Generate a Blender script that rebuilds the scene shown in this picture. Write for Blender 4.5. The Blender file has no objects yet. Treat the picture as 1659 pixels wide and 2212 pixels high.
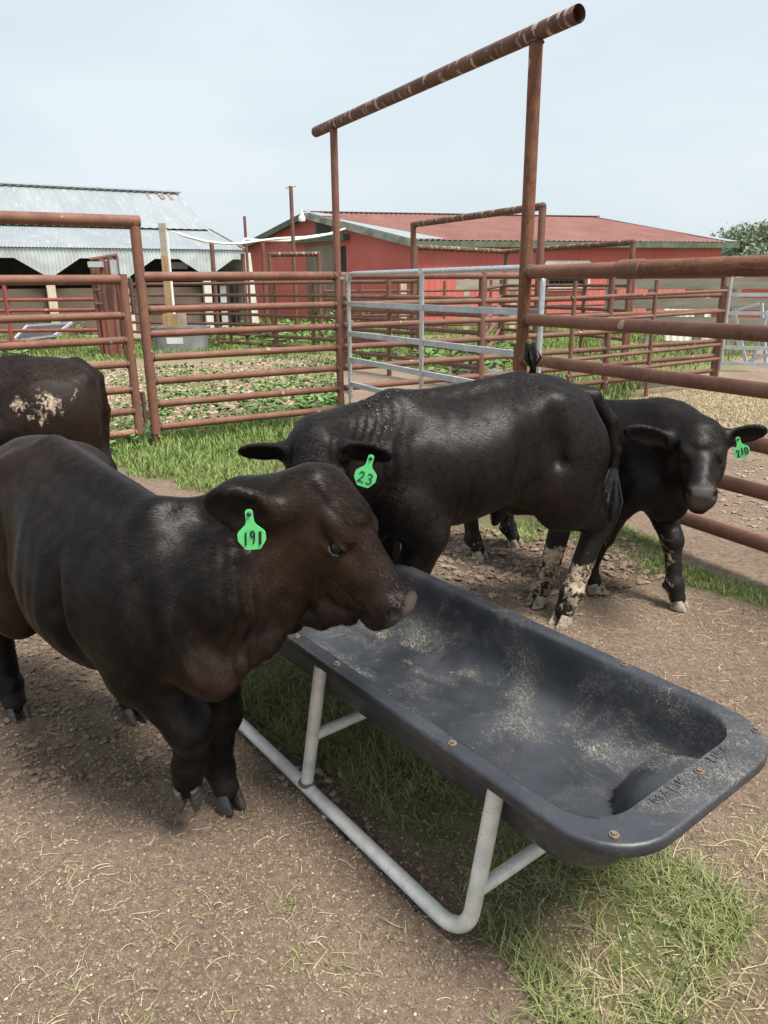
# Corral scene: four black cattle, a feed trough, pipe fences and two barns.
import bpy, math, random
import numpy as np
from mathutils import Vector, Matrix
random.seed(7); RNG = np.random.default_rng(7)
SC = bpy.context.scene; COL = SC.collection
V3 = lambda *a: np.array(a, float)
def unit(v): v = np.array(v, float); return v / np.linalg.norm(v)

# ------------------------------------------------------------------ camera
CW, CHH, CF = 1659.0, 2212.0, 1580.0
PITCH, ROLL, CZ = math.radians(17.4), math.radians(.55), 1.6
_fw = V3(0, math.cos(PITCH), -math.sin(PITCH)); _r0 = V3(1, 0, 0); _u0 = V3(0, math.sin(PITCH), math.cos(PITCH))
_rt = _r0*math.cos(ROLL) - _u0*math.sin(ROLL); _up = _u0*math.cos(ROLL) + _r0*math.sin(ROLL)
CAMP = V3(0, 0, CZ)
def ray(px, py): return _fw + _rt*((px-CW/2)/CF) - _up*((py-CHH/2)/CF)
def gp(px, py, z=0.0):                 # survey: where a sight line meets a level
    r = ray(px, py); return CAMP + r*((z-CZ)/r[2])
def dp(px, py, d):                     # survey: where a sight line reaches distance d
    r = ray(px, py); return CAMP + r*(d/r[1])
def onplane(px, py, p0, d):            # survey: sight line meets upright plane through p0 along d
    r = ray(px, py); n = V3(d[1], -d[0]); return CAMP + r*((n@np.array(p0[:2]))/(n@r[:2]))
cam = bpy.data.cameras.new('camera'); co = bpy.data.objects.new('camera', cam); COL.objects.link(co)
m = Matrix(((_rt[0], _up[0], -_fw[0], 0), (_rt[1], _up[1], -_fw[1], 0), (_rt[2], _up[2], -_fw[2], CZ), (0, 0, 0, 1)))
co.matrix_world = m
cam.sensor_fit = 'HORIZONTAL'; cam.sensor_width = 36; cam.lens = 36*CF/CW; cam.clip_start = .05; cam.clip_end = 3000
SC.camera = co

# ------------------------------------------------------------------ light
SUN_EL, SUN_AZ = math.radians(62), math.radians(128)      # azimuth clockwise from +Y (ahead)
sdir = V3(math.sin(SUN_AZ)*math.cos(SUN_EL), math.cos(SUN_AZ)*math.cos(SUN_EL), math.sin(SUN_EL))
sl = bpy.data.lights.new('sun', 'SUN'); sl.energy = 2.9; sl.angle = math.radians(20); sl.color = (1, .95, .86)
so = bpy.data.objects.new('sun', sl); COL.objects.link(so)
so.rotation_euler = Vector(-sdir).to_track_quat('-Z', 'Y').to_euler(); so.location = (3, -3, 12)
W = bpy.data.worlds.new('World'); SC.world = W; W.use_nodes = True
nt = W.node_tree; nt.nodes.clear()
def wn(t, **k):
    n = nt.nodes.new(t)
    for a, b in k.items(): setattr(n, a, b)
    return n
sky = wn('ShaderNodeTexSky', sky_type='NISHITA', sun_disc=False, sun_elevation=SUN_EL, sun_rotation=SUN_AZ, dust_density=4.0, air_density=1.0, ozone_density=1.0)
tc = wn('ShaderNodeTexCoord'); mp = wn('ShaderNodeMapping'); mp.inputs['Scale'].default_value = (1.2, 1.2, 3.4)
nz = wn('ShaderNodeTexNoise'); nz.inputs['Scale'].default_value = 1.6; nz.inputs['Detail'].default_value = 5; nz.inputs['Roughness'].default_value = .55
rp = wn('ShaderNodeValToRGB'); rp.color_ramp.elements[0].position = .36; rp.color_ramp.elements[1].position = .66
rp.color_ramp.elements[0].color = (5.7, 6.6, 7.25, 1); rp.color_ramp.elements[1].color = (7.6, 8.0, 8.5, 1)
sx = wn('ShaderNodeSeparateXYZ'); hr = wn('ShaderNodeValToRGB')
hr.color_ramp.elements[0].position = 0; hr.color_ramp.elements[0].color = (6.9, 7.7, 7.95, 1)
hr.color_ramp.elements[1].position = .62; hr.color_ramp.elements[1].color = (7.4, 7.75, 8.6, 1)
e = hr.color_ramp.elements.new(.22); e.color = (6.35, 7.35, 7.75, 1)
mx0 = wn('ShaderNodeMix', data_type='RGBA'); mx0.inputs['Factor'].default_value = .55
mx = wn('ShaderNodeMix', data_type='RGBA'); mx.inputs['Factor'].default_value = .9
bg = wn('ShaderNodeBackground'); bg.inputs['Strength'].default_value = .0535; wo = wn('ShaderNodeOutputWorld')
L = nt.links.new
L(tc.outputs['Generated'], mp.inputs['Vector']); L(mp.outputs[0], nz.inputs['Vector']); L(nz.outputs['Fac'], rp.inputs['Fac'])
L(tc.outputs['Generated'], sx.inputs[0]); L(sx.outputs['Z'], hr.inputs['Fac'])
L(hr.outputs['Color'], mx0.inputs['A']); L(rp.outputs['Color'], mx0.inputs['B'])
L(sky.outputs[0], mx.inputs['A']); L(mx0.outputs['Result'], mx.inputs['B']); L(mx.outputs['Result'], bg.inputs['Color']); L(bg.outputs[0], wo.inputs[0])
SC.view_settings.view_transform = 'Standard'; SC.view_settings.look = 'None'; SC.view_settings.exposure = 1.2; SC.view_settings.gamma = 1
SC.cycles.max_bounces = 8

# ------------------------------------------------------------------ materials
class NM:
    """small helper round a material's node tree"""
    def __init__(s, name):
        s.m = bpy.data.materials.new(name); s.m.use_nodes = True; s.t = s.m.node_tree
        s.b = s.t.nodes['Principled BSDF']; s.o = s.t.nodes['Material Output']
    def n(s, t, **k):
        n = s.t.nodes.new(t)
        for a, b in k.items(): setattr(n, a, b)
        return n
    def l(s, a, b): s.t.links.new(a, b)
    def coord(s, which='Object', scale=(1, 1, 1)):
        c = s.n('ShaderNodeTexCoord'); mp = s.n('ShaderNodeMapping'); mp.inputs['Scale'].default_value = scale
        s.l(c.outputs[which], mp.inputs[0]); return mp.outputs[0]
    def noise(s, vec, scale, detail=4, rough=.55, dist=0):
        n = s.n('ShaderNodeTexNoise'); n.inputs['Scale'].default_value = scale; n.inputs['Detail'].default_value = detail
        n.inputs['Roughness'].default_value = rough; n.inputs['Distortion'].default_value = dist; s.l(vec, n.inputs['Vector']); return n.outputs['Fac']
    def ramp(s, fac, stops):
        r = s.n('ShaderNodeValToRGB'); cr = r.color_ramp
        while len(cr.elements) < len(stops): cr.elements.new(.5)
        for e, (p, c) in zip(cr.elements, stops):
            e.position = p; e.color = (c, c, c, 1) if isinstance(c, (int, float)) else (*c, 1)
        s.l(fac, r.inputs[0]); return r.outputs[0]
    def mix(s, fac, a, b, mode='MIX'):
        x = s.n('ShaderNodeMix', data_type='RGBA', blend_type=mode)
        for k, v in (('Factor', fac), ('A', a), ('B', b)):
            if isinstance(v, (int, float)): x.inputs[k].default_value = v if k == 'Factor' else (v, v, v, 1)
            elif isinstance(v, tuple): x.inputs[k].default_value = (*v, 1)
            else: s.l(v, x.inputs[k])
        return x.outputs['Result']
    def math(s, op, a, b=None):
        x = s.n('ShaderNodeMath', operation=op)
        for i, v in enumerate((a, b)):
            if v is None: continue
            if isinstance(v, (int, float)): x.inputs[i].default_value = v
            else: s.l(v, x.inputs[i])
        return x.outputs[0]
    def attr(s, name): return s.n('ShaderNodeAttribute', attribute_name=name).outputs['Fac']
    def col(s, c):
        if isinstance(c, tuple): s.b.inputs['Base Color'].default_value = (*c, 1)
        else: s.l(c, s.b.inputs['Base Color'])
    def set(s, **k):
        for a, v in k.items():
            i = s.b.inputs[a.replace('_', ' ')]
            if isinstance(v, (int, float)): i.default_value = v
            else: s.l(v, i)
    def bump(s, h, strength=.3, dist=.01, prev=None):
        b = s.n('ShaderNodeBump'); b.inputs['Strength'].default_value = strength; b.inputs['Distance'].default_value = dist
        s.l(h, b.inputs['Height'])
        if prev is not None: s.l(prev, b.inputs['Normal'])
        s.l(b.outputs[0], s.b.inputs['Normal']); return b.outputs[0]

MAT = {}
def rust_mat(name, base, bright, dark, bands=0.0, spots=.5, vor=False):
    k = NM(name); uv = k.coord('UV', (1, 1, 1)); ob = k.coord('Object')
    big = k.noise(ob, 5, 5, .6); fine = k.noise(ob, 90, 5, .7)
    c = k.mix(k.ramp(big, [(.35, 0), (.68, 1)]), base, dark)
    c = k.mix(k.ramp(k.noise(ob, 38, 6, .75), [(.5, 0), (.7, spots)]), c, bright)
    c = k.mix(k.ramp(fine, [(.45, 0), (.75, .55)]), c, tuple(x*.55 for x in dark))
    # bird-lime flecks and rubbed rings
    fl = k.ramp(k.noise(k.coord('Object', (9, 9, 9)), 1.0, 1, .4), [(.755, 0), (.775, 1)])
    c = k.mix(k.math('MULTIPLY', fl, .75), c, (.42, .33, .24))
    if bands > 0:
        vv = k.coord('UV', (.25, 16, 1))
        b1 = k.ramp(k.noise(vv, 1.0, 2, .6), [(bands, 0), (bands+.03, 1)])
        br = k.ramp(k.noise(k.coord('UV', (3, 5, 1)), 1.0, 2, .5), [(.42, 0), (.55, 1)])
        c = k.mix(k.math('MULTIPLY', k.math('MULTIPLY', b1, br), .85), c, (.47, .36, .26))
    if vor:
        st = k.ramp(k.noise(k.coord('UV', (24, 9, 1)), 1.0, 6, .78), [(.50, 0), (.62, 1)])
        c = k.mix(k.math('MULTIPLY', st, .6), c, (.30, .125, .045))
    k.col(c); k.set(Roughness=k.ramp(big, [(.3, .62), (.7, .85)])); k.set(Metallic=.0)
    k.bump(k.noise(ob, 160, 4, .7), .35, .004)
    MAT[name] = k.m
rust_mat('rust', (.215, .095, .060), (.31, .145, .078), (.135, .060, .042))
rust_mat('rust_ring', (.13, .062, .042), (.19, .095, .06), (.075, .036, .03), bands=.56)
rust_mat('rust_orange', (.16, .062, .03), (.30, .12, .035), (.085, .032, .02), vor=True)
rust_mat('rust_far', (.185, .085, .058), (.27, .13, .08), (.12, .058, .043))
rust_mat('rust_red', (.30, .075, .055), (.36, .12, .09), (.19, .05, .04))
rust_mat('rust_flaky', (.33, .17, .085), (.42, .24, .13), (.16, .07, .04), spots=.9)
def simple(name, c1, c2, scale=6, rough=.6, bump=.2, bscale=60, metal=0, coord=(1, 1, 1), stops=(.35, .65), bd=.005, detail=5):
    k = NM(name); ob = k.coord('Object', coord)
    k.col(k.mix(k.ramp(k.noise(ob, scale, detail, .6), [(stops[0], 0), (stops[1], 1)]), c1, c2)); k.set(Roughness=rough, Metallic=metal)
    if bump: k.bump(k.noise(ob, bscale, 4, .6), bump, bd)
    MAT[name] = k.m; return k
simple('weld', (.05, .03, .025), (.12, .07, .05), 60, .6, .6, 200)
k = simple('galv', (.50, .55, .58), (.36, .41, .44), 9, .42, .1, 150, .25)
k = simple('galv_shiny', (.62, .66, .69), (.42, .46, .5), 30, .33, .1, 150, .75)
# weathered galvanised pipe of the feeder frame
k = NM('frame_pipe'); ob = k.coord('Object')
c = k.mix(k.ramp(k.noise(ob, 11, 5, .65), [(.38, 0), (.66, 1)]), (.80, .79, .74), (.56, .57, .53))
c = k.mix(k.ramp(k.noise(ob, 26, 5, .75), [(.62, 0), (.72, .7)]), c, (.36, .22, .12))
c = k.mix(k.ramp(k.noise(ob, 120, 3, .7), [(.6, 0), (.72, .6)]), c, (.28, .26, .23))
k.col(c); k.set(Roughness=.55, Metallic=.12); k.bump(k.noise(ob, 170, 3, .6), .2, .003); MAT['frame_pipe'] = k.m
# black moulded plastic with feed dust, scratches and a painted bluish sheen
def plastic(name, dust):
    k = NM(name); ob = k.coord('Object')
    base = k.mix(k.ramp(k.noise(ob, 6, 5, .6), [(.35, 0), (.7, 1)]), (.016, .018, .023), (.034, .038, .047))
    d = k.attr('dust')
    patch = k.ramp(k.noise(ob, 4.6, 6, .72, .5), [(.47, 0), (.62, 1)])
    speck = k.ramp(k.noise(ob, 230, 4, .8), [(.52, 0), (.66, 1)])
    swirl = k.math('MULTIPLY', k.ramp(k.noise(k.coord('Object', (95, 26, 95)), 1.0, 6, .75, 1.0), [(.52, 0), (.68, 1)]), .8)
    tot = k.math('MULTIPLY', k.math('MULTIPLY', patch, k.math('MAXIMUM', speck, swirl)), d)
    c = k.mix(tot, base, (.44, .39, .29))
    sky_sheen = k.math('MULTIPLY', k.ramp(k.noise(ob, 4.2, 4, .6), [(.4, 0), (.7, .32)]), d)  # cloudy bluish sheen of the sky, painted into the base colour
    c = k.mix(sky_sheen, c, (.125, .130, .14))
    sc = k.n('ShaderNodeTexVoronoi', feature='DISTANCE_TO_EDGE'); sc.inputs['Scale'].default_value = 3.1
    wv = k.noise(ob, 9, 3, .6); 
    cb = k.n('ShaderNodeVectorMath', operation='ADD'); k.l(k.coord('Object', (1, 2.2, 1)), cb.inputs[0]); 
    cc = k.n('ShaderNodeCombineXYZ'); k.l(wv, cc.inputs[0]); k.l(wv, cc.inputs[1]); k.l(cc.outputs[0], cb.inputs[1]); k.l(cb.outputs[0], sc.inputs['Vector'])
    line = k.math('MULTIPLY', k.ramp(sc.outputs['Distance'], [(0, 1), (.006, 0)]), k.ramp(k.noise(ob, 5, 2), [(.52, 0), (.6, .5)]))
    c = k.mix(line, c, (.38, .37, .34))
    k.col(c); k.set(Roughness=k.math('ADD', k.math('MULTIPLY', tot, .35), k.ramp(k.noise(ob, 8, 4), [(.3, .34), (.7, .5)])))
    k.b.inputs['Specular IOR Level'].default_value = .55
    k.bump(k.noise(ob, 45, 4, .6), .12, .006); MAT[name] = k.m
plastic('black_poly', 1)
simple('bolt', (.10, .065, .048), (.21, .165, .125), 120, .6, .4, 300)
# hide
def hide(name, black, brown, sheen=(.30, .33, .38)):
    k = NM(name); ob = k.coord('Object'); br = k.attr('brown'); md = k.attr('mud'); fk = k.attr('fleck')
    n1 = k.ramp(k.noise(ob, 5, 5, .62), [(.32, .25), (.68, 1)])
    c = k.mix(k.math('MULTIPLY', br, n1), black, brown)
    hairs = k.noise(k.coord('Object', (1, 1, .35)), 330, 3, .7)
    c = k.mix(k.ramp(hairs, [(.35, 0), (.75, .5)]), c, tuple(x*2.1 for x in brown))
    mn = k.math('ADD', k.noise(ob, 34, 5, .66, .6), k.math('MULTIPLY', k.noise(ob, 9, 2), .35))
    mt = k.ramp(k.math('ADD', k.math('MULTIPLY', mn, .8), k.math('MULTIPLY', md, .285)), [(.755, 0), (.885, 1)])
    mt = k.math('MULTIPLY', mt, k.ramp(md, [(.02, 0), (.12, 1)]))
    c = k.mix(mt, c, k.mix(k.noise(ob, 60, 4), (.36, .28, .195), (.53, .44, .33)))
    fv = k.n('ShaderNodeTexVoronoi'); fv.inputs['Scale'].default_value = 88; k.l(k.coord('Object', (1, 1, 1)), fv.inputs['Vector'])
    ft = k.math('MULTIPLY', k.ramp(fv.outputs['Distance'], [(.20, 1), (.24, 0)]), k.ramp(k.math('MULTIPLY', k.math('ADD', k.noise(ob, 24, 2), k.noise(ob, 7, 2)), fk), [(.90, 0), (.94, 1)]))
    c = k.mix(ft, c, (.40, .33, .24))
    ns = k.attr('nose'); c = k.mix(ns, c, (.075, .062, .058))
    k.col(c); k.set(Roughness=k.math('SUBTRACT', k.math('ADD', k.ramp(k.noise(ob, 7, 4), [(.3, .54), (.7, .68)]), k.math('MULTIPLY', mt, .4)), k.math('MULTIPLY', ns, .26)))
    k.b.inputs['Specular IOR Level'].default_value = .26
    k.b.inputs['Sheen Weight'].default_value = .0; k.b.inputs['Sheen Roughness'].default_value = .4; k.b.inputs['Sheen Tint'].default_value = (*sheen, 1)
    h1 = k.noise(k.coord('Object', (1, 1, .5)), 120, 4, .7, .5); h0 = k.noise(ob, 26, 4, .6, .3)
    b = k.bump(h0, .16, .012); b = k.bump(h1, .26, .006, b)
    b = k.bump(hairs, .3, .003, b)
    k.bump(k.math('MULTIPLY', mt, 1.0), .6, .006, b)
    MAT[name] = k.m
hide('hide_calf', (.0022, .0019, .0020), (.029, .0150, .0095))
hide('hide_bull', (.0030, .0028, .0030), (.011, .0070, .0055))
hide('hide_left', (.0030, .0024, .0024), (.017, .0075, .0048))
k = NM('fur'); tn = k.attr('tint'); k.col(k.mix(tn, (.0022, .0020, .0022), (.050, .0265, .0165))); k.set(Roughness=.39); k.b.inputs['Specular IOR Level'].default_value = .22; MAT['fur'] = k.m
k = NM('eye'); k.col((.006, .005, .006)); k.b.inputs['Specular IOR Level'].default_value = .28; k.set(Roughness=.16); MAT['eye'] = k.m
k = NM('eyelid_rim'); k.col((.04, .034, .034)); k.set(Roughness=.4); MAT['eyelid_rim'] = k.m
simple('horn', (.018, .017, .018), (.075, .068, .06), 25, .3, .25, 40, coord=(1, 1, 5))
k = NM('horn_muddy'); ob = k.coord('Object'); k.col(k.mix(k.ramp(k.noise(ob, 30, 5, .7), [(.36, 0), (.54, 1)]), (.05, .048, .046), (.36, .30, .23))); k.set(Roughness=.8); k.bump(k.noise(ob, 90, 4), .5, .004); MAT['horn_muddy'] = k.m
k = NM('tag_green'); ob = k.coord('Object'); k.col(k.mix(k.ramp(k.noise(ob, 40, 5, .7), [(.52, 0), (.78, .6)]), (.115, .60, .20), (.06, .30, .11))); k.set(Roughness=.42)
k.b.inputs['Subsurface Weight'].default_value = .12; k.b.inputs['Subsurface Radius'].default_value = (.01, .02, .01); MAT['tag_green'] = k.m
k = NM('ink'); k.col((.012, .013, .02)); k.set(Roughness=.5); MAT['ink'] = k.m
k = NM('ear_pink'); k.col((.10, .045, .035)); MAT['ear_pink'] = k.m
k = NM('tail_hair'); ob = k.coord('Object', (1, 1, .12)); h = k.noise(ob, 160, 4, .7); k.col(k.mix(h, (.004, .004, .005), (.022, .022, .026))); k.set(Roughness=.5); k.bump(h, .8, .01); MAT['tail_hair'] = k.m
# ground
k = NM('soil'); ob = k.coord('Object'); g = k.attr('green'); dk = k.attr('churn')
c = k.mix(k.ramp(k.noise(ob, 1.3, 6, .62), [(.34, 0), (.66, 1)]), (.335, .240, .178), (.47, .355, .268))
c = k.mix(k.ramp(k.noise(ob, 42, 6, .72), [(.40, 0), (.68, .75)]), c, (.105, .074, .056))
c = k.mix(k.ramp(k.noise(ob, 150, 4, .7), [(.56, 0), (.72, .7)]), c, (.42, .34, .26))
c = k.mix(k.math('MULTIPLY', dk, .5), c, k.mix(k.noise(ob, 30, 5, .7), (.10, .072, .054), (.19, .14, .106)))
gr = k.math('MULTIPLY', g, k.ramp(k.noise(ob, 3.2, 6, .7), [(.3, .2), (.55, 1)]))
c = k.mix(gr, c, k.mix(k.ramp(k.noise(ob, 11, 6, .75), [(.38, 0), (.66, 1)]), (.11, .17, .04), (.27, .30, .10)))
dr = k.attr('dry'); c = k.mix(k.math('MULTIPLY', dr, k.ramp(k.noise(ob, 14, 6, .75), [(.42, 0), (.6, .75)])), c, (.40, .34, .19))
k.col(c); k.set(Roughness=.95); k.b.inputs['Specular IOR Level'].default_value = .2
b = k.bump(k.noise(ob, 24, 6, .75), .9, .04); k.bump(k.noise(ob, 130, 5, .8), 1.0, .016, b); MAT['soil'] = k.m
def tinted(name, c0, c1, rough=.6, trans=0):
    k = NM(name); k.col(k.mix(k.attr('tint'), c0, c1)); k.set(Roughness=rough); k.b.inputs['Specular IOR Level'].default_value = .25; MAT[name] = k.m
tinted('grass', (.064, .098, .028), (.31, .335, .135))
tinted('grass_far', (.080, .140, .030), (.26, .345, .105))
tinted('grass_dry', (.24, .21, .09), (.50, .43, .24))
tinted('clod', (.15, .105, .078), (.48, .375, .285), .95)
tinted('straw', (.34, .26, .15), (.68, .58, .41), .7)
tinted('weed', (.07, .15, .03), (.22, .34, .11))
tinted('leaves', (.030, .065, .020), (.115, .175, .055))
tinted('leaves_hazed', (.14, .175, .125), (.25, .29, .20))  # distance haze put into the leaf colour, paler and greyer
simple('bark', (.10, .075, .055), (.17, .14, .11), 12, .9, .5, 30)
# buildings
k = NM('roof_zinc'); sv = k.noise(k.coord('UV', (1.3, .25, 1)), 1.0, 3, .6); c = k.mix(k.ramp(sv, [(.38, 0), (.62, 1)]), (.255, .285, .305), (.30, .33, .35)); c = k.mix(k.ramp(k.noise(k.coord('UV', (9, 1.2, 1)), 1.0, 2), [(.6, 0), (.64, .35)]), c, (.52, .54, .55)); k.col(c); k.set(Roughness=.45, Metallic=.15); MAT['roof_zinc'] = k.m
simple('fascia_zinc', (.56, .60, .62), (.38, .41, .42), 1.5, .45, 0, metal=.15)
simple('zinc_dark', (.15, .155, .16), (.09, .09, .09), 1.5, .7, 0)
simple('zinc_rust', (.27, .13, .065), (.30, .27, .25), 5, .8, 0)
k = NM('roof_red'); ob = k.coord('Object'); c = k.mix(k.ramp(k.noise(ob, .8, 6, .65), [(.36, 0), (.66, 1)]), (.155, .060, .047), (.215, .092, .072))
c = k.mix(k.ramp(k.noise(k.coord('Object', (6, .7, 1)), 1.0, 5, .7), [(.55, 0), (.72, .5)]), c, (.29, .15, .12)); k.col(c); k.set(Roughness=.65); MAT['roof_red'] = k.m
k = NM('barn_red'); ob = k.coord('Object'); c = k.mix(k.ramp(k.noise(ob, .7, 5, .6), [(.35, 0), (.68, 1)]), (.54, .108, .094), (.60, .15, .13))
c = k.mix(k.ramp(k.noise(k.coord('Object', (5, 5, .5)), 1.0, 5, .7), [(.56, 0), (.75, .4)]), c, (.36, .06, .05)); k.col(c); k.set(Roughness=.6); MAT['barn_red'] = k.m
simple('green_trim', (.055, .10, .062), (.12, .16, .10), 3, .7, .2, 30)
simple('worn_trim', (.16, .19, .14), (.42, .40, .35), 2.5, .8, .3, 30)
simple('old_plank', (.30, .255, .205), (.17, .14, .11), 2.0, .85, .4, 20, coord=(1, 1, .12))
simple('grey_plank', (.40, .37, .30), (.26, .235, .185), 3, .85, .4, 20, coord=(.3, .3, 2))
simple('pale_wood', (.62, .56, .44), (.46, .38, .27), 4, .8, .3, 25, coord=(1, 1, .2))
simple('new_plank', (.40, .27, .15), (.27, .175, .095), 5, .75, .3, 30, coord=(3, 3, .3))
simple('ply_brown', (.15, .115, .085), (.095, .072, .055), 1.2, .85, .1, 12)
simple('white_paint', (.72, .71, .66), (.52, .50, .45), 4, .6, .15, 30, coord=(1, 1, .3))
k = NM('pvc'); k.col((.82, .82, .78)); k.set(Roughness=.4); MAT['pvc'] = k.m
k = NM('dark_glass'); k.col((.012, .014, .015)); k.set(Roughness=.12); MAT['dark_glass'] = k.m
simple('tank_grey', (.165, .175, .18), (.245, .25, .25), 4, .55, .1, 30)
k = NM('water'); k.col((.03, .035, .035)); k.set(Roughness=.08); MAT['water'] = k.m
k = NM('lamp_lens'); k.col((.75, .77, .75)); k.set(Roughness=.25); MAT['lamp_lens'] = k.m
simple('dark_and_shade', (.03, .028, .026), (.05, .045, .04), 3, .9, 0)  # plain near-black for dark parts, also painted shade in the barn doorway
# ------------------------------------------------------------------ mesh helpers
def newmesh(name, v, f, uv=None, smooth=True):
    me = bpy.data.meshes.new(name); me.from_pydata([tuple(map(float, p)) for p in v], [], f)
    if uv is not None:
        lay = me.uv_layers.new(name='UVMap'); lay.data.foreach_set('uv', np.array(uv, np.float32).ravel())
    if smooth: me.polygons.foreach_set('use_smooth', [True]*len(me.polygons))
    me.update(); return me
def meshnp(name, v, quads=None, tris=None, smooth=True):
    me = bpy.data.meshes.new(name); v = np.asarray(v, np.float32)
    q = np.zeros((0, 4), np.int32) if quads is None else np.asarray(quads, np.int32); t = np.zeros((0, 3), np.int32) if tris is None else np.asarray(tris, np.int32)
    me.vertices.add(len(v)); me.vertices.foreach_set('co', v.ravel())
    me.loops.add(q.size+t.size); me.polygons.add(len(q)+len(t))
    me.loops.foreach_set('vertex_index', np.concatenate([q.ravel(), t.ravel()]).astype(np.int32))
    st = np.concatenate([np.arange(len(q))*4, len(q)*4+np.arange(len(t))*3]).astype(np.int32)
    me.polygons.foreach_set('loop_start', st)
    me.polygons.foreach_set('use_smooth', np.full(len(q)+len(t), smooth))
    me.update(calc_edges=True); me.validate(); return me
def setattr_pt(me, name, arr):
    a = me.attributes.new(name, 'FLOAT', 'POINT'); a.data.foreach_set('value', np.asarray(arr, np.float32))
def tag(o, label=None, cat=None, group=None, kind=None):
    if label: o['label'] = label
    if cat: o['category'] = cat
    if group: o['group'] = group
    if kind: o['kind'] = kind
    return o
def thing(name, label, cat, loc, group=None):
    o = bpy.data.objects.new(name, None); COL.objects.link(o); o.location = tuple(map(float, loc)); o.empty_display_size = .1
    return tag(o, label, cat, group)
BASE = {}
def base_of(o):
    p = o; off = V3(0, 0, 0)
    while p is not None: off = off + np.array(p.location); p = p.parent
    return off
def link(name, me, mat, parent=None, origin=None):
    """link a mesh given in world coordinates; a child keeps its thing's base as origin"""
    o = bpy.data.objects.new(name, me); COL.objects.link(o)
    if mat is not None: me.materials.append(MAT[mat])
    off = base_of(parent) if parent is not None else (V3(0, 0, 0) if origin is None else np.array(origin, float))
    if np.any(off): me.transform(Matrix.Translation(tuple(-off)))
    if parent is not None: o.parent = parent
    elif origin is not None: o.location = tuple(map(float, origin))
    return o
class MB:
    def __init__(s): s.v = []; s.f = []; s.uv = []
    def tube(s, pts, r, seg=10, caps=True, u0=0.0):
        pts = [np.array(p, float) for p in pts]; n = len(pts); R = [r]*n if isinstance(r, (int, float)) else list(r)
        T = [unit(pts[min(i+1, n-1)]-pts[max(i-1, 0)]) for i in range(n)]
        a = V3(0, 0, 1) if abs(T[0][2]) < .9 else V3(1, 0, 0); N = unit(np.cross(T[0], a)); L = u0; b0 = len(s.v); Ls = []
        for i in range(n):
            N = unit(N-T[i]*(N@T[i])); B = np.cross(T[i], N)
            if i: L += np.linalg.norm(pts[i]-pts[i-1])
            Ls.append(L)
            for j in range(seg):
                t = 2*math.pi*j/seg; s.v.append(pts[i]+(N*math.cos(t)+B*math.sin(t))*R[i])
        for i in range(n-1):
            for j in range(seg):
                k = (j+1) % seg; s.f.append((b0+i*seg+j, b0+i*seg+k, b0+(i+1)*seg+k, b0+(i+1)*seg+j))
                s.uv += [(j/seg, Ls[i]), ((j+1)/seg, Ls[i]), ((j+1)/seg, Ls[i+1]), (j/seg, Ls[i+1])]
        if caps:
            s.f.append(tuple(b0+j for j in reversed(range(seg)))); s.uv += [(0, Ls[0])]*seg
            s.f.append(tuple(b0+(n-1)*seg+j for j in range(seg))); s.uv += [(0, Ls[-1])]*seg
        return s
    def pipe_open(s, a, b, r, wall=.007, seg=16):
        """hollow pipe with open ends"""
        a = np.array(a, float); b = np.array(b, float); n = 12; P = [a+(b-a)*i/n for i in range(n+1)]
        s.tube(P, r, seg, False); b0 = len(s.v); s.tube(P[::-1], r-wall, seg, False)
        return s
    def box(s, c, ax, ay, az):
        c, ax, ay, az = (np.array(q, float) for q in (c, ax, ay, az)); b0 = len(s.v)
        for i in (-1, 1):
            for j in (-1, 1):
                for k in (-1, 1): s.v.append(c+ax*i+ay*j+az*k)
        fs = [(0, 1, 3, 2), (4, 6, 7, 5), (0, 4, 5, 1), (2, 3, 7, 6), (0, 2, 6, 4), (1, 5, 7, 3)]
        if np.cross(ax, ay)@az < 0: fs = [q[::-1] for q in fs]
        for q in fs: s.f.append(tuple(b0+i for i in q)); s.uv += [(0, 0), (1, 0), (1, 1), (0, 1)]
        return s
    def bar(s, a, b, w, h, up=(0, 0, 1)):
        """rectangular bar from a to b; w across, h along up"""
        a = np.array(a, float); b = np.array(b, float); t = unit(b-a); u = np.array(up, float); u = u-t*(u@t)
        if np.linalg.norm(u) < 1e-3: u = V3(1, 0, 0)-t*t[0]
        u = unit(u); x = np.cross(t, u); return s.box((a+b)/2, (b-a)/2, x*w/2, u*h/2)
    def quad(s, *p):
        b0 = len(s.v); s.v += [np.array(q, float) for q in p]; s.f.append(tuple(range(b0, b0+len(p)))); s.uv += [(0, 0)]*len(p); return s
    def slab(s, poly, nrm, t):
        """flat polygon given thickness t along -nrm"""
        b0 = len(s.v); n = len(poly); poly = [np.array(p, float) for p in poly]; nrm = np.array(nrm, float)
        s.v += poly + [p-nrm*t for p in poly]
        s.f.append(tuple(b0+i for i in range(n))); s.f.append(tuple(b0+n+i for i in reversed(range(n)))); s.uv += [(0, 0)]*(2*n)
        for i in range(n):
            j = (i+1) % n; s.f.append((b0+i, b0+n+i, b0+n+j, b0+j)); s.uv += [(0, 0)]*4
        return s
    def ball(s, c, r, seg=10, rings=6):
        c = np.array(c, float); r = V3(r, r, r) if isinstance(r, (int, float)) else np.array(r, float); b0 = len(s.v)
        for i in range(rings+1):
            a = math.pi*i/rings
            for j in range(seg):
                b = 2*math.pi*j/seg; s.v.append(c+r*V3(math.sin(a)*math.cos(b), math.sin(a)*math.sin(b), math.cos(a)))
        for i in range(rings):
            for j in range(seg):
                k = (j+1) % seg; s.f.append((b0+i*seg+j, b0+(i+1)*seg+j, b0+(i+1)*seg+k, b0+i*seg+k)); s.uv += [(0, 0)]*4
        return s
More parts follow.
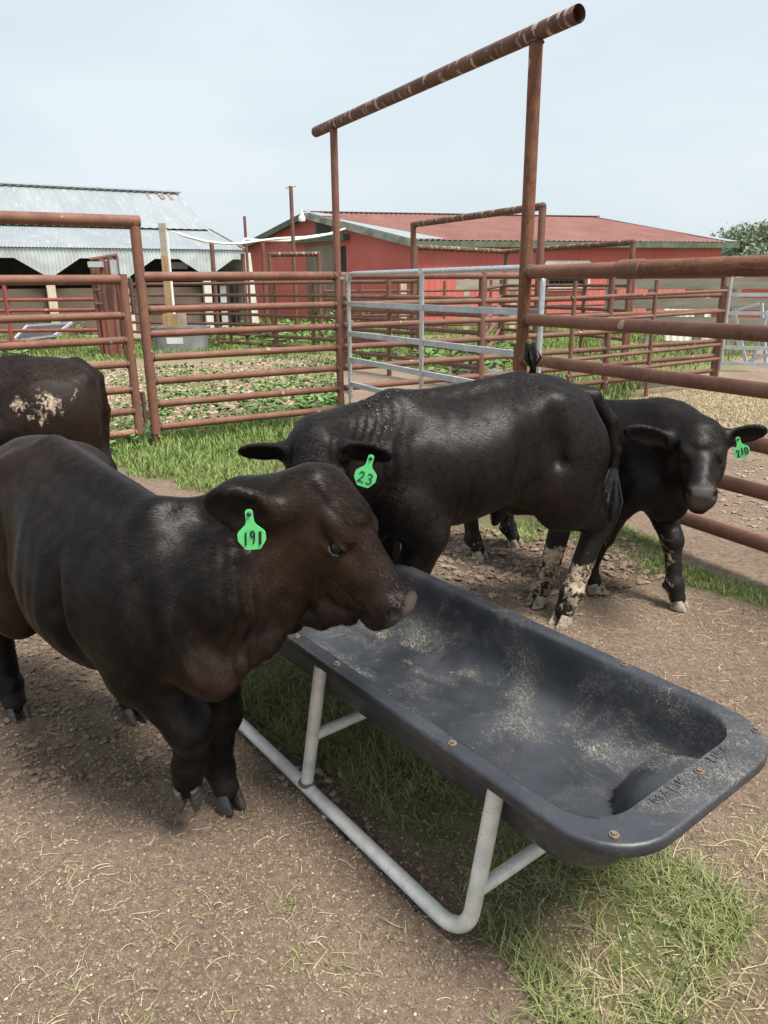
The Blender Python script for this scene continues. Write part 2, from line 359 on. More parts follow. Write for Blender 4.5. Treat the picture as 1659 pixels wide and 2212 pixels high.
    def build(s, name, mat, parent=None, origin=None, smooth=True, sharp=True):
        me = newmesh(name, s.v, s.f, s.uv, smooth)
        if smooth and sharp:
            try: me.set_sharp_from_angle(angle=math.radians(40))
            except Exception: pass
        return link(name, me, mat, parent, origin)
def fillet(pts, rad, n=8):
    pts = [np.array(p, float) for p in pts]; out = [pts[0]]
    for i in range(1, len(pts)-1):
        p, a, b = pts[i], unit(pts[i-1]-pts[i]), unit(pts[i+1]-pts[i]); th = math.acos(max(-1, min(1, a@b))); d = rad/math.tan(th/2)
        s, e = p+a*d, p+b*d
        c = p+unit(a+b)*(rad/math.sin(th/2)); va, vb = s-c, e-c; w = math.acos(max(-1, min(1, unit(va)@unit(vb))))
        for k in range(n+1):
            t = k/n; out.append(c+(va*math.sin((1-t)*w)+vb*math.sin(t*w))/math.sin(w))
    out.append(pts[-1]); return out
def sub(a, b, n): a = np.array(a, float); b = np.array(b, float); return [a+(b-a)*i/n for i in range(n+1)]
# value noise
_LAT = RNG.random((256, 256))
def vnoise(x, y, sc, seed=0):
    x = np.asarray(x)*sc+seed*17.3; y = np.asarray(y)*sc+seed*31.7; xi = np.floor(x).astype(int); yi = np.floor(y).astype(int); fx = x-xi; fy = y-yi
    fx = fx*fx*(3-2*fx); fy = fy*fy*(3-2*fy); g = lambda i, j: _LAT[i & 255, j & 255]
    return (g(xi, yi)*(1-fx)+g(xi+1, yi)*fx)*(1-fy)+(g(xi, yi+1)*(1-fx)+g(xi+1, yi+1)*fx)*fy
def fbm(x, y, sc, o=4, seed=0):
    s = 0; a = 1; t = 0
    for i in range(o): s = s+a*vnoise(x, y, sc*2**i, seed+i); t += a; a *= .5
    return s/t
def inpoly(x, y, P):
    r = np.zeros(np.shape(x), bool); n = len(P)
    for i in range(n):
        x0, y0 = P[i][0], P[i][1]; x1, y1 = P[(i+1) % n][0], P[(i+1) % n][1]
        c = ((y0 > y) != (y1 > y)); r ^= c & (x < (x1-x0)*(y-y0)/((y1-y0) if y1 != y0 else 1e-9)+x0)
    return r
# ------------------------------------------------------------------ implicit surfaces (for the animals)
class Field:
    def __init__(s, lo, hi, h):
        s.h = h; s.lo = np.array(lo, float); n = np.ceil((np.array(hi)-s.lo)/h).astype(int)+1
        s.ax = [(s.lo[i]+h*np.arange(n[i])).astype(np.float32) for i in range(3)]; s.F = np.full(n, .3, np.float32)
    def win(s, lo, hi):
        sl = []
        for i in range(3):
            a = int(max(0, math.floor((lo[i]-s.lo[i])/s.h))); b = int(min(len(s.ax[i]), math.ceil((hi[i]-s.lo[i])/s.h)+1)); sl.append(slice(a, max(b, a)))
        return tuple(sl), s.ax[0][sl[0]][:, None, None], s.ax[1][sl[1]][None, :, None], s.ax[2][sl[2]][None, None, :]
    def put(s, fn, lo, hi, k=.03, cut=False):
        pad = k+s.h*2; sl, x, y, z = s.win(np.array(lo)-pad, np.array(hi)+pad)
        if min(q.stop-q.start for q in sl) <= 0: return
        a = s.F[sl]; d = fn(x, y, z)
        if cut:
            d = -d; hh = np.maximum(k-np.abs(a-d), 0)/k; s.F[sl] = np.maximum(a, d)+hh*hh*k*.25
        else:
            hh = np.maximum(k-np.abs(a-d), 0)/k; s.F[sl] = np.minimum(a, d)-hh*hh*k*.25
    def cone(s, a, b, ra, rb, k=.03, lat=None, ratio=1.0):
        """tapered limb from a to b; squeezed along the side direction lat by ratio"""
        a = np.array(a, np.float32); b = np.array(b, np.float32); ab = b-a; L2 = float(ab@ab)+1e-9; R = max(ra, rb)
        if lat is not None: lat = unit(lat); lat = unit(lat-unit(ab)*(lat@unit(ab)))
        def fn(x, y, z):
            dx, dy, dz = x-a[0], y-a[1], z-a[2]; t = np.clip((dx*ab[0]+dy*ab[1]+dz*ab[2])/L2, 0, 1)
            dx = dx-t*ab[0]; dy = dy-t*ab[1]; dz = dz-t*ab[2]; r = ra+(rb-ra)*t; d2 = dx*dx+dy*dy+dz*dz
            if lat is not None:
                l = dx*lat[0]+dy*lat[1]+dz*lat[2]; d2 = d2+l*l*(1/ratio**2-1); return (np.sqrt(d2)-r)*(.5+.5*ratio)
            return np.sqrt(d2)-r
        s.put(fn, np.minimum(a, b)-R, np.maximum(a, b)+R, k)
    def groove(s, a, b, r, k=.06):
        """shallow furrow between two muscles"""
        a = np.array(a, np.float32); b = np.array(b, np.float32); ab = b-a; L2 = float(ab@ab)
        def fn(x, y, z):
            dx, dy, dz = x-a[0], y-a[1], z-a[2]; t = np.clip((dx*ab[0]+dy*ab[1]+dz*ab[2])/L2, 0, 1); dx = dx-t*ab[0]; dy = dy-t*ab[1]; dz = dz-t*ab[2]
            return np.sqrt(dx*dx+dy*dy+dz*dz)-r*(.35+.65*np.sin(np.pi*np.clip(t, .05, .95)))
        s.put(fn, np.minimum(a, b)-r, np.maximum(a, b)+r, k, cut=True)
    def ell(s, c, r, ax=None, k=.03, cut=False):
        c = np.array(c, np.float32); r = np.array(r, np.float32); A = np.eye(3) if ax is None else np.array(ax); R = float(max(r))
        ext = np.sqrt(((A*r[:, None])**2).sum(0))
        def fn(x, y, z):
            dx, dy, dz = x-c[0], y-c[1], z-c[2]; q = [dx*A[i][0]+dy*A[i][1]+dz*A[i][2] for i in range(3)]
            k0 = np.sqrt(sum((q[i]/r[i])**2 for i in range(3)))+1e-6; k1 = np.sqrt(sum((q[i]/r[i]**2)**2 for i in range(3)))+1e-6
            return k0*(k0-1)/k1
        s.put(fn, c-ext, c+ext, k, cut)
    def loft(s, O, ex, ey, ez, tab, n=2.3, k=.03, narrow=.12, low=0.0, lowx=0.0):
        """body of revolution-like loft: tab rows (x, top, bottom, halfwidth) in the frame ex,ey,ez at O"""
        tab = np.array(tab, float); X = np.linspace(tab[0, 0], tab[-1, 0], 240)
        col = []
        for c in range(1, 4):
            y = np.interp(X, tab[:, 0], tab[:, c]); g = np.exp(-np.linspace(-2.2, 2.2, 21)**2); g /= g.sum(); y = np.convolve(np.pad(y, 10, mode='edge'), g, 'valid'); col.append(y)
        O, ex, ey, ez = (np.array(q, np.float32) for q in (O, ex, ey, ez)); x0, x1 = tab[0, 0], tab[-1, 0]
        cor = [O+ex*a+ey*b+ez*c for a in (x0-.02, x1+.02) for b in (-tab[:, 3].max(), tab[:, 3].max()) for c in (tab[:, 2].min(), tab[:, 1].max())]
        def fn(x, y, z):
            dx, dy, dz = x-O[0], y-O[1], z-O[2]
            lx = dx*ex[0]+dy*ex[1]+dz*ex[2]; ly = dx*ey[0]+dy*ey[1]+dz*ey[2]; lz = dx*ez[0]+dy*ez[1]+dz*ez[2]
            t = np.interp(lx, X, col[0]).astype(np.float32); b = np.interp(lx, X, col[1]).astype(np.float32); w = np.interp(lx, X, col[2]).astype(np.float32)
            h = (t-b)*.5; zn = (lz-(t+b)*.5)/h; w = w*(1-narrow*np.clip(zn, 0, 1)**2)*(1-low*np.clip(-zn, 0, 1)**2*np.clip((lx-lowx)/.3, 0, 1))
            f = (np.power(np.abs(ly)/w, n)+np.power(np.abs(zn), n))**(1/n)
            d = (f-1)*np.minimum(w, h)
            ov = np.maximum(np.maximum(x0-lx, lx-x1), 0); return np.where(ov > 0, np.sqrt(np.maximum(d, 0)**2+ov*ov)+np.minimum(d, 0)*0, d)
        s.put(fn, np.min(cor, 0), np.max(cor, 0), k)
    def warp(s, fn, lo, hi):
        sl, x, y, z = s.win(lo, hi); s.F[sl] += fn(x, y, z).astype(np.float32)
    def mesh(s, smooth=2):
        F = s.F; S = F < 0; a = slice(None, -1); b = slice(1, None); cnt = np.zeros(tuple(np.array(F.shape)-1), np.uint8)
        for i in (a, b):
            for j in (a, b):
                for k in (a, b): cnt += S[i, j, k]
        act = (cnt > 0) & (cnt < 8); I, J, K = np.nonzero(act); idx = np.full(act.shape, -1, np.int32); idx[act] = np.arange(len(I))
        P = np.zeros((len(I), 3)); N = np.zeros(len(I)); cs = [(i, j, k) for i in (0, 1) for j in (0, 1) for k in (0, 1)]
        for p in cs:
            for d in range(3):
                if p[d]: continue
                q = list(p); q[d] = 1; fa = F[I+p[0], J+p[1], K+p[2]]; fb = F[I+q[0], J+q[1], K+q[2]]; m = (fa < 0) != (fb < 0)
                t = fa[m]/(fa[m]-fb[m]); pos = np.array(p, float)[None, :].repeat(m.sum(), 0); pos[:, d] += t; P[m] += pos; N[m] += 1
        V = (np.stack([I, J, K], 1)+P/N[:, None])*s.h+s.lo
        Q = []
        for d in range(3):
            e = [slice(1, -1)]*3; e[d] = slice(0, -1); e2 = list(e); e2[d] = slice(1, None)
            A, B = S[tuple(e)], S[tuple(e2)]; X = np.array(np.nonzero(A != B)).T; of = np.ones(3, int); of[d] = 0; X = X+of; inside = S[X[:, 0], X[:, 1], X[:, 2]]
            u, w = (d+1) % 3, (d+2) % 3
            def cell(du, dw):
                Y = X.copy(); Y[:, u] -= du; Y[:, w] -= dw; return idx[Y[:, 0], Y[:, 1], Y[:, 2]]
            q = np.stack([cell(1, 1), cell(0, 1), cell(0, 0), cell(1, 0)], 1); q[~inside] = q[~inside][:, ::-1]; Q.append(q)
        Q = np.concatenate(Q); E = np.concatenate([Q[:, [0, 1]], Q[:, [1, 2]], Q[:, [2, 3]], Q[:, [3, 0]]])
        deg = np.bincount(E.ravel(), minlength=len(V)).astype(float)
        for it in range(smooth):
            for lam in (.55, -.5):
                M = np.stack([np.bincount(E[:, 0], V[E[:, 1], c], len(V))+np.bincount(E[:, 1], V[E[:, 0], c], len(V)) for c in range(3)], 1)/np.maximum(deg, 1)[:, None]
                V = V+(M-V)*lam
        # keep the largest shell only
        return V, Q
# ------------------------------------------------------------------ cattle
DIG = {'1': [[(.62, 1), (.38, 0)]],
       '9': [[(.80, .72), (.62, .98), (.28, .92), (.18, .68), (.40, .48), (.68, .58), (.80, .74), (.70, .35), (.48, 0)]],
       '2': [[(.12, .76), (.32, 1), (.68, .96), (.74, .68), (.42, .32), (.06, .03), (.45, .10), (.96, .04)]],
       '3': [[(.12, .90), (.45, 1.0), (.78, .82), (.62, .60), (.36, .54), (.74, .44), (.80, .20), (.50, 0), (.08, .10)]],
       '0': [[(.5+.4*math.cos(t*.42+1.2), .5+.5*math.sin(t*.42+1.2)) for t in range(16)]]}
def ear_tag(cow, top, rgt, dwn, w, text, bold):
    """plastic ear tag with hand written number, button and post"""
    rgt = unit(rgt); dwn = unit(np.array(dwn)-rgt*(rgt@np.array(dwn))); n = np.cross(rgt, dwn)*-1
    if n[1] > 0: n = -n
    P = lambda x, y, o=0: np.array(top)+rgt*x*w-dwn*y*w+n*o
    out = [(-.14, .10), (-.07, .17), (.07, .17), (.14, .10), (.15, -.30), (.20, -.42), (.48, -.68), (.52, -.76), (.52, -1.02), (.48, -1.10), (.30, -1.36), (.23, -1.40), (-.23, -1.40), (-.30, -1.36), (-.48, -1.10), (-.52, -1.02), (-.52, -.76), (-.48, -.68), (-.20, -.42), (-.15, -.30)]
    mb = MB(); pts = [P(x, y, .0015) for x, y in out]
    if np.cross(pts[5]-pts[0], pts[12]-pts[0])@n < 0: pts = pts[::-1]
    mb.slab(pts, n, .003); t = mb.build('ear_tag', 'tag_green', cow, smooth=False)
    mb = MB(); nd = len(text); cw = .80/nd
    for i, ch in enumerate(text):
        for st in DIG[ch]:
            x0 = -.40+i*cw+.04; q = []
            for a, b in st:
                yy = -1.20+.50*b+(.05 if nd == 3 and i == 1 else 0)
                q.append(P(x0+a*cw*.86+ .02, yy, .0028))
            mb.tube(q, [w*bold*(1.5 if (text == '191' and i == 2) else 1)]*len(q), 6)
    mb.build('number', 'ink', t)
    mb = MB(); mb.tube([P(0, 0, -.006), P(0, 0, .004), P(0, 0, .007)], [w*.085, w*.085, w*.04], 10); mb.build('button', 'ink', t)
    return t
def hoof_claw(mb, c, f, l, u, S, side):
    """one cloven claw: pointed, sloping in front"""
    secs = [(0, .012, .050, .024), (.012, .011, .048, .0245), (.035, .002, .040, .0225), (.055, -.006, .034, .0205), (.066, -.010, .028, .018)]
    b0 = len(mb.v); K = 14
    for z, cx, hl, hw in secs:
        for j in range(K):
            t = 2*math.pi*j/K; ct, st = math.cos(t), math.sin(t)
            x = cx+hl*(ct if ct < 0 else ct**.9 if ct > 0 else 0); y = hw*st*(1-.45*max(ct, 0)**1.5)
            if st*side < 0: y *= .72
            mb.v.append(np.array(c)+(f*x+l*y+u*z)*S)
    for i in range(len(secs)-1):
        for j in range(K):
            k = (j+1) % K; mb.f.append((b0+i*K+j, b0+i*K+k, b0+(i+1)*K+k, b0+(i+1)*K+j)); mb.uv += [(0, 0)]*4
    mb.f.append(tuple(b0+j for j in reversed(range(K)))); mb.uv += [(0, 0)]*K
    mb.f.append(tuple(b0+(len(secs)-1)*K+j for j in range(K))); mb.uv += [(0, 0)]*K
TORSO = [(-1.10, .86, .70, .06), (-1.06, .95, .62, .13), (-.98, .99, .54, .180), (-.86, 1.008, .50, .205), (-.74, 1.01, .48, .215), (-.60, 1.0, .465, .215),
         (-.45, .99, .43, .245), (-.28, .985, .405, .25), (-.12, .995, .415, .220), (.02, 1.0, .43, .178), (.12, .965, .46, .140), (.20, .87, .52, .095)]
class Beast:
    def __init__(s, O, h, S=1.0, LS=1.0, hip=1.0, bot=0.0, WS=1.0):
        s.O = V3(O[0], O[1], 0); h = unit(h); s.h = V3(h[0], h[1], 0); s.l = V3(-h[1], h[0], 0); s.S, s.LS, s.hip, s.bot, s.WS = S, LS, hip, bot, WS
    def w(s, x, y, z): return s.O+s.h*x+s.l*y+V3(0, 0, z)
    def loc(s, V): d = V-s.O; return d@s.h, d@s.l, V[:, 2]
    def torso(s, f):
        S = s.S; tab = []
        for x, t, b, w in TORSO:
            q = min(1, max(0, (-x-.15)/.6)); t2 = t*(1+(s.hip-1)*q); bb = b+s.bot*(1-.25*(x < -.85))+getattr(s, 'chest', 0)*min(1, max(0, (x+.35)/.4)); tab.append((x*s.LS, t2*S, min(bb, t2-.1)*S, w*s.WS*S))
        s.tab = tab
        f.loft(s.O, s.h, s.l, V3(0, 0, 1), tab, 2.25, .02, .16, .32, -.5*s.LS)
        H = s.hip
        for e in (1, -1):
            ax = [unit(s.h*.25+V3(0, 0, 1)), s.l, unit(s.h-V3(0, 0, .25))]
            f.ell(s.w(.0, e*.125*S, .70*S), (.20*S, .058*S, .115*S), ax, .06)                       # shoulder blade
            if not getattr(s, 'chest', 0): f.ell(s.w(.10*s.LS, e*.125*S, .60*S+s.bot*.4), (.09*S, .05*S, .08*S), None, .05)              # point of shoulder
            f.ell(s.w(-.76*s.LS, e*.115*S, .925*S*H), (.06*S, .04*S, .04*S), None, .06)              # hip bone
            f.ell(s.w(-1.02*s.LS, e*.085*S, .90*S*H), (.05*S, .035*S, .04*S), None, .06)               # pin bone
            f.ell(s.w(-.885*s.LS, e*.125*S, .69*S*H), (.185*S, .10*S, .25*S), [s.h, s.l, V3(0, 0, 1)], .06)       # thigh
            f.ell(s.w(-.60*s.LS, e*.255*S, .84*S), (.10*S, .045*S, .10*S), [s.h, s.l, V3(0, 0, 1)], .08, cut=True)  # hollow of the flank
        f.cone(s.w(-.7*s.LS, 0, .99*S*H), s.w(.02, 0, .985*S), .03, .03, .06)                             # spine
    def foreleg(s, f, e, foot, J=None, hoof_dir=None, up=1.0):
        S = s.S; up = up*getattr(s, 'slim', 1.0)
        if J is None:
            fx, fy = foot; zb = s.bot*.5
            J = [s.w(.07, e*.12*S, (.62+zb)*S), s.w(-.03+fx*.1, e*.135*S, (.50+zb)*S), s.w(fx*.75+.012, fy*.9+e*.012*S, .325*S), s.w(fx-.012, fy, .115*S), s.w(fx+.022*S, fy, .055*S)]
        r = [.115, .082, .054, .041, .047, .046]
        f.cone(J[0], J[1], .088*S*up, .084*S*up, .05); kr = getattr(s, 'knee', 1.0); f.cone(J[1], J[2], .082*S*up, .052*S*kr, .03)
        f.ell(J[2], (.050*S*kr, .050*S*kr, .057*S*kr), None, .03); f.cone(J[2], J[3], .044*S*kr, .038*S, .02)
        f.ell(J[3], (.045*S, .046*S, .046*S), None, .02); f.cone(J[3], J[4], .043*S, .041*S, .02)
        bk = unit(J[3]-J[4]); 
        s.hooves.append((J[4], hoof_dir))
        dirn = s.h if hoof_dir is None else hoof_dir[0]
        for q in (1, -1): f.ell(J[3]-dirn*.042*S+s.l*q*.02*S-V3(0, 0, .012), (.013*S, .012*S, .016*S), None, .012)
        return J
    def hindleg(s, f, e, foot, J=None):
        S = s.S
        if J is None:
            fx, fy = foot; zb = s.bot*.4; hx = -.88*s.LS
            J = [s.w(hx+.02, e*.115*S, .74*S*s.hip), s.w(hx*.55+fx*.45+.12*S, e*.15*S, (.52+zb)*S), s.w(fx-.075*S, fy*.9+e*.01, .385*S), s.w(fx-.028*S, fy, .115*S), s.w(fx+.015*S, fy, .055*S)]
        f.cone(J[0], J[1], .16*S, .098*S, .07, s.l, .72)
        f.cone(J[1], J[2]+V3(0, 0, .035*S)+s.h*.012, .118*S, .066*S, .05, s.l, .75)
        hd_ = unit(J[0]-s.h*.10*S-J[2]); f.cone(J[2]+hd_*.22*S-s.h*.015, J[2]+V3(0, 0, .01)-s.h*.026*S, .034*S, .027*S, .05)                                       # hamstring to the point of the hock
        f.ell(J[2], (.060*S, .047*S, .064*S), [s.h, s.l, V3(0, 0, 1)], .03); f.ell(J[2]-s.h*.035*S+V3(0, 0, .022*S), (.03*S, .026*S, .034*S), None, .02)
        f.cone(J[2], J[3], .049*S, .043*S, .02); f.ell(J[3], (.050*S, .046*S, .046*S), None, .02); f.cone(J[3], J[4], .044*S, .041*S, .02)
        s.hooves.append((J[4], None))
        for q in (1, -1): f.ell(J[3]-s.h*.043*S+s.l*q*.02*S-V3(0, 0, .012), (.013*S, .012*S, .016*S), None, .012)
        return J
    def head(s, f, P, a, S, ears, roll=0):
        a = unit(a); n = unit(V3(0, 0, 1)-a*a[2]); y = np.cross(n, a)
        if roll: n, y = n*math.cos(roll)+y*math.sin(roll), y*math.cos(roll)-n*math.sin(roll)
        s.P, s.a, s.n, s.y, s.HS = np.array(P, float), a, n, y, S
        q = lambda x, yy, z: s.P+(a*x+y*yy+n*z)*S
        s.q = q
        tab = [(-.07, -.01, -.11, .05), (-.03, .03, -.16, .078), (.02, .045, -.19, .09), (.08, .050, -.205, .094), (.14, .046, -.225, .094), (.19, .036, -.222, .088), (.24, .028, -.222, .080),
               (.29, .015, -.200, .073), (.34, .007, -.176, .070), (.375, .005, -.168, .074), (.405, .0, -.162, .074), (.428, -.014, -.150, .066), (.446, -.04, -.120, .045)]
        tab = [(x*S, t*S, b*S, w*S) for x, t, b, w in tab]
        f.loft(s.P, a, y, n, tab, 2.3, .05, .10)
        A = [a, y, n]
        f.ell(q(.0, 0, .028), (.055*S, .062*S, .036*S), A, .04)                          # poll
        f.ell(q(.08, 0, .040), (.06*S, .05*S, .016*S), A, .05)
        for e in (1, -1):
            f.ell(q(.135, e*.074, .010), (.05*S, .022*S, .022*S), A, .04)                # brow
            f.ell(q(.10, e*.066, -.125), (.085*S, .035*S, .068*S), A, .04)                # jaw muscle
            f.ell(q(.21, e*.066, -.07), (.07*S, .016*S, .028*S), A, .03)                  # cheek ridge
            f.ell(q(.172, e*.098, -.028), (.030*S, .018*S, .020*S), A, .012, cut=True)    # eye socket
            f.ell(q(.166, e*.093, -.009), (.034*S, .012*S, .008*S), A, .012)              # upper lid
            f.ell(q(.170, e*.089, -.048), (.030*S, .013*S, .008*S), A, .014)              # lower lid
            f.ell(q(.412, e*.046, -.040), (.028*S, .024*S, .026*S), A, .02)               # rim of the nostril
            f.ell(q(.424, e*.062, -.045), (.026*S, .015*S, .019*S), [unit(a+y*e*.5), unit(y*e-a*.5), n], .006, cut=True)
            f.ell(q(.345, e*.076, -.118), (.080*S, .020*S, .006*S), A, .008, cut=True)    # mouth line
        f.ell(q(.39, 0, -.160), (.045*S, .042*S, .016*S), A, .02)                        # chin
        f.ell(q(.422, 0, -.06), (.024*S, .040*S, .040*S), A, .02)                        # nose pad
        s.eyes = [q(.171, e*.0845, -.027) for e in (1, -1)]
        for e, (base, tip, m, wd) in ears.items():
            base = np.array(base, float); tip = np.array(tip, float); ex = unit(tip-base); m = unit(np.array(m, float)); m = unit(m-ex*(m@ex)); ey = np.cross(m, ex); Ln = np.linalg.norm(tip-base)
            f.cone(q(.02, e*.055, -.03), base+ex*.02, .042*S, .034*S, .03)
            f.ell(base+ex*Ln*.50, (Ln*.54, wd, .019), [ex, ey, m], .02)
            f.ell(base+ex*Ln*.50+m*.021, (Ln*.45, wd*.80, .022), [ex, ey, m], .012, cut=True)
    def coat(s, V, Q, n, brown, mud):
        """short coat: fine flat hairs lying back along the body"""
        A, B_, C_, D_ = (V[Q[:, i]] for i in range(4)); N = np.cross(C_-A, D_-B_); ar = np.linalg.norm(N, axis=1)+1e-12; N /= ar[:, None]; c = np.cumsum(ar); i = np.searchsorted(c, RNG.random(n)*c[-1])
        u, v = RNG.random((n, 1)), RNG.random((n, 1)); p = (A[i]*(1-u)+B_[i]*u)*(1-v)+(D_[i]*(1-u)+C_[i]*u)*v; nn = N[i]
        hd = np.clip(1-np.linalg.norm(p-s.q(.2, 0, -.08), axis=1)/.30, 0, 1)[:, None]; fl = (-s.h-V3(0, 0, .75))*(1-hd)+(-s.a)*hd*1.2
        wv_ = np.sin(p[:, 0]*71+2.2*np.sin(p[:, 2]*29+p[:, 1]*13))+np.sin(p[:, 2]*83+2.2*np.sin(p[:, 1]*31+p[:, 0]*17)); fl = fl+RNG.normal(0, .20, (n, 3))+.35*np.stack([np.sin(p[:, 2]*17+p[:, 0]*9), np.sin(p[:, 0]*19), np.sin(p[:, 1]*15+p[:, 2]*8)], 1)+.22*wv_[:, None]*np.stack([np.sin(p[:, 1]*41), np.cos(p[:, 2]*37), np.sin(p[:, 0]*43)], 1); fl -= nn*(fl*nn).sum(1)[:, None]; fl /= np.linalg.norm(fl, axis=1)[:, None]+1e-9
        sd = np.cross(nn, fl); L_ = (.007+.008*RNG.random((n, 1)))*s.S; w_ = .0008; k_ = (p[:, 2] > .11) & (np.linalg.norm(p-s.q(.44, 0, -.06), axis=1) > .07*s.HS) & (mud(p) < .15)
        for e in s.eyes: k_ &= np.linalg.norm(p-e, axis=1) > .033*s.HS
        v3 = np.stack([p-sd*w_, p+sd*w_, p+fl*L_+nn*L_*(.20+.02*np.clip(wv_, -1.3, 1.6))[:, None]], 1)[k_].reshape(-1, 3); m_ = int(k_.sum())
        me = meshnp('coat', v3, None, np.arange(3*m_).reshape(-1, 3)); br_ = np.clip(brown(p[k_]), 0, 1); pk_ = p[k_]; cl_ = np.sin(pk_[:, 0]*61+2*np.sin(pk_[:, 2]*37))*np.sin(pk_[:, 2]*53+2*np.sin(pk_[:, 1]*41)); t_ = np.clip(br_*.75+.38*(RNG.random(m_)-.42)+.13*cl_, 0, 1); setattr_pt(me, 'tint', np.repeat(t_, 3))
        link('coat', me, 'fur', s.obj)
    def finish(s, f, name, label, mat, brown, mud, fleck, hoofmat, group='black cattle in the pen', smooth=2, disp=None, fur=260000):
        V, Q = f.mesh(smooth)
        if disp is not None: V = disp(V)
        me = meshnp(name, V, Q)
        setattr_pt(me, 'brown', brown(V)); setattr_pt(me, 'mud', mud(V)); setattr_pt(me, 'fleck', fleck(V)); setattr_pt(me, 'nose', np.clip(1.6*blob(V, s.q(.445, 0, -.055), .062*s.HS), 0, 1)**1.5)
        o = link(name, me, mat, origin=s.O); tag(o, label, 'cattle', group); s.obj = o
        s.coat(V, Q, fur, brown, mud)
        for e in s.eyes:
            mb = MB(); mb.ball(e, .0225*s.HS, 16, 10); mb.build('eye', 'eye', o, sharp=False)
        for c, hd in s.hooves:
            fw, up = (s.h, V3(0, 0, 1)) if hd is None else hd
            l = unit(np.cross(up, fw)); mb = MB(); S = s.S*.92
            for e in (1, -1):
                cc = np.array(c)-up*(.056 if hd is None else .036)*S + fw*(.012 if hd is None else .024)*S + l*e*.0215*S
                if hd is None: cc[2] = .002
                ff = unit(fw+l*e*.04); hoof_claw(mb, cc, ff, unit(np.cross(up, ff)), up, S, e)
            mb.build('hoof', hoofmat, o)
        return o
def sm(x, a, b): t = np.clip((x-a)/(b-a), 0, 1); return t*t*(3-2*t)
def blob(V, c, r): return np.exp(-((V-np.array(c))**2).sum(1)/r**2)

def skin_at(V, px, py):
    """survey: the point of a hide met first along a sight line"""
    r = unit(ray(px, py)); d = V-CAMP; t = d@r; o = np.linalg.norm(d-t[:, None]*r, axis=1); k_ = o < max(.03, o.min()*1.5); i = np.where(k_)[0]; return V[i[np.argmin(t[i])]]
MUDC = {}
def mudspots(V, spots):
    if len(V) and 'left' not in MUDC: MUDC['left'] = [(skin_at(V, x, y), r, a) for x, y, r, a in spots]
    return np.clip(sum(a*blob(V, c, r) for c, r, a in MUDC['left']), 0, 1.2)
# ---- the calf in front, head over the trough
B = Beast((-.60, 1.85), (.69, -.724), S=1.03, LS=1.0, hip=1.07, bot=.02, WS=1.0); B.chest = .085; B.knee = 1.22; B.hooves = []
f = Field((-2.15, 1.25, -.02), (.22, 3.15, 1.28), .0062)
B.torso(f)
B.foreleg(f, 1, (-.058, .150))
kn, ft, hf = dp(410, 1565, 1.79), dp(409, 1652, 1.82), dp(404, 1692, 1.83)
B.foreleg(f, -1, None, [dp(285, 1335, 1.90), dp(318, 1440, 1.82), kn, ft, hf], (unit(V3(.10, -.72, -.68)), unit(V3(.07, -.68, .73))), 1.12)
for e in (1, -1):
    f.groove(B.w(-.20, e*.225, .88), B.w(-.17, e*.205, .58), .022); f.groove(B.w(.15, e*.135, .92), B.w(.15, e*.130, .66), .018); f.groove(B.w(-.70, e*.215, .90), B.w(-.70, e*.19, .62), .022)
B.hindleg(f, 1, (-.74, .16)); B.hindleg(f, -1, (-1.06, -.165))
P = dp(692, 1058, 1.76); MZ = dp(868, 1264, 1.655)
B.head(f, P, MZ-P, .835, {-1: (dp(598, 1112, 1.69), dp(447, 1083, 1.70), (.12, -.85, -.30), .060), 1: (P+V3(.02, .10, -.06), P+V3(.04, .29, -.04), (.75, -.3, -.1), .046)})
q = B.q
def onmid(px, py):
    r = ray(px, py); return CAMP+r*(((B.P-CAMP)@B.y)/(r@B.y))-B.y*.018
f.cone(B.w(-.02, 0, .79), B.w(.20, .09, .855), .18, .140, .06, B.l, .74)
f.cone(B.w(.20, .09, .855), q(.05, 0, -.115), .140, .098, .06, B.y, .80)
f.cone(B.w(.0, 0, .985), dp(526, 1078, 1.88), .040, .036, .07); f.cone(dp(526, 1078, 1.88), q(-.02, 0, -.03), .036, .05, .06); f.cone(dp(526, 1105, 1.88), q(.0, 0, -.08), .075, .07, .06)
f.cone(B.w(.14, .03, .70), q(.10, 0, -.17), .125, .075, .06, B.l, .65)
f.cone(B.w(.08, 0, .68), B.w(.15, .01, .64), .10, .065, .05, B.l, .9)
f.ell(B.w(.19, .012, .625), (.07, .05, .075), [B.h, B.l, V3(0, 0, 1)], .05)                         # brisket
f.cone(B.w(.225, .03, .64), B.w(.285, .10, .74), .05, .055, .04, B.l, .55)                              # dewlap
f.cone(B.w(.285, .10, .74), q(.13, -.02, -.225), .055, .05, .05, B.y, .6)
for c, r in ((onmid(636, 1330), (.040, .034, .046)), (onmid(700, 1322), (.042, .036, .040)), (onmid(758, 1318), (.034, .032, .030)), (onmid(668, 1310), (.05, .04, .04)), (onmid(724, 1310), (.046, .042, .042)), (q(.10, -.035, -.235), (.032, .034, .052)), (q(.165, -.03, -.235), (.034, .030, .040)), (q(.225, -.028, -.208), (.036, .030, .034)), (q(.285, -.03, -.165), (.030, .028, .024)), (B.w(.265, .045, .66), (.028, .028, .050))): f.ell(c, r, [B.a, B.y, B.n], .011)
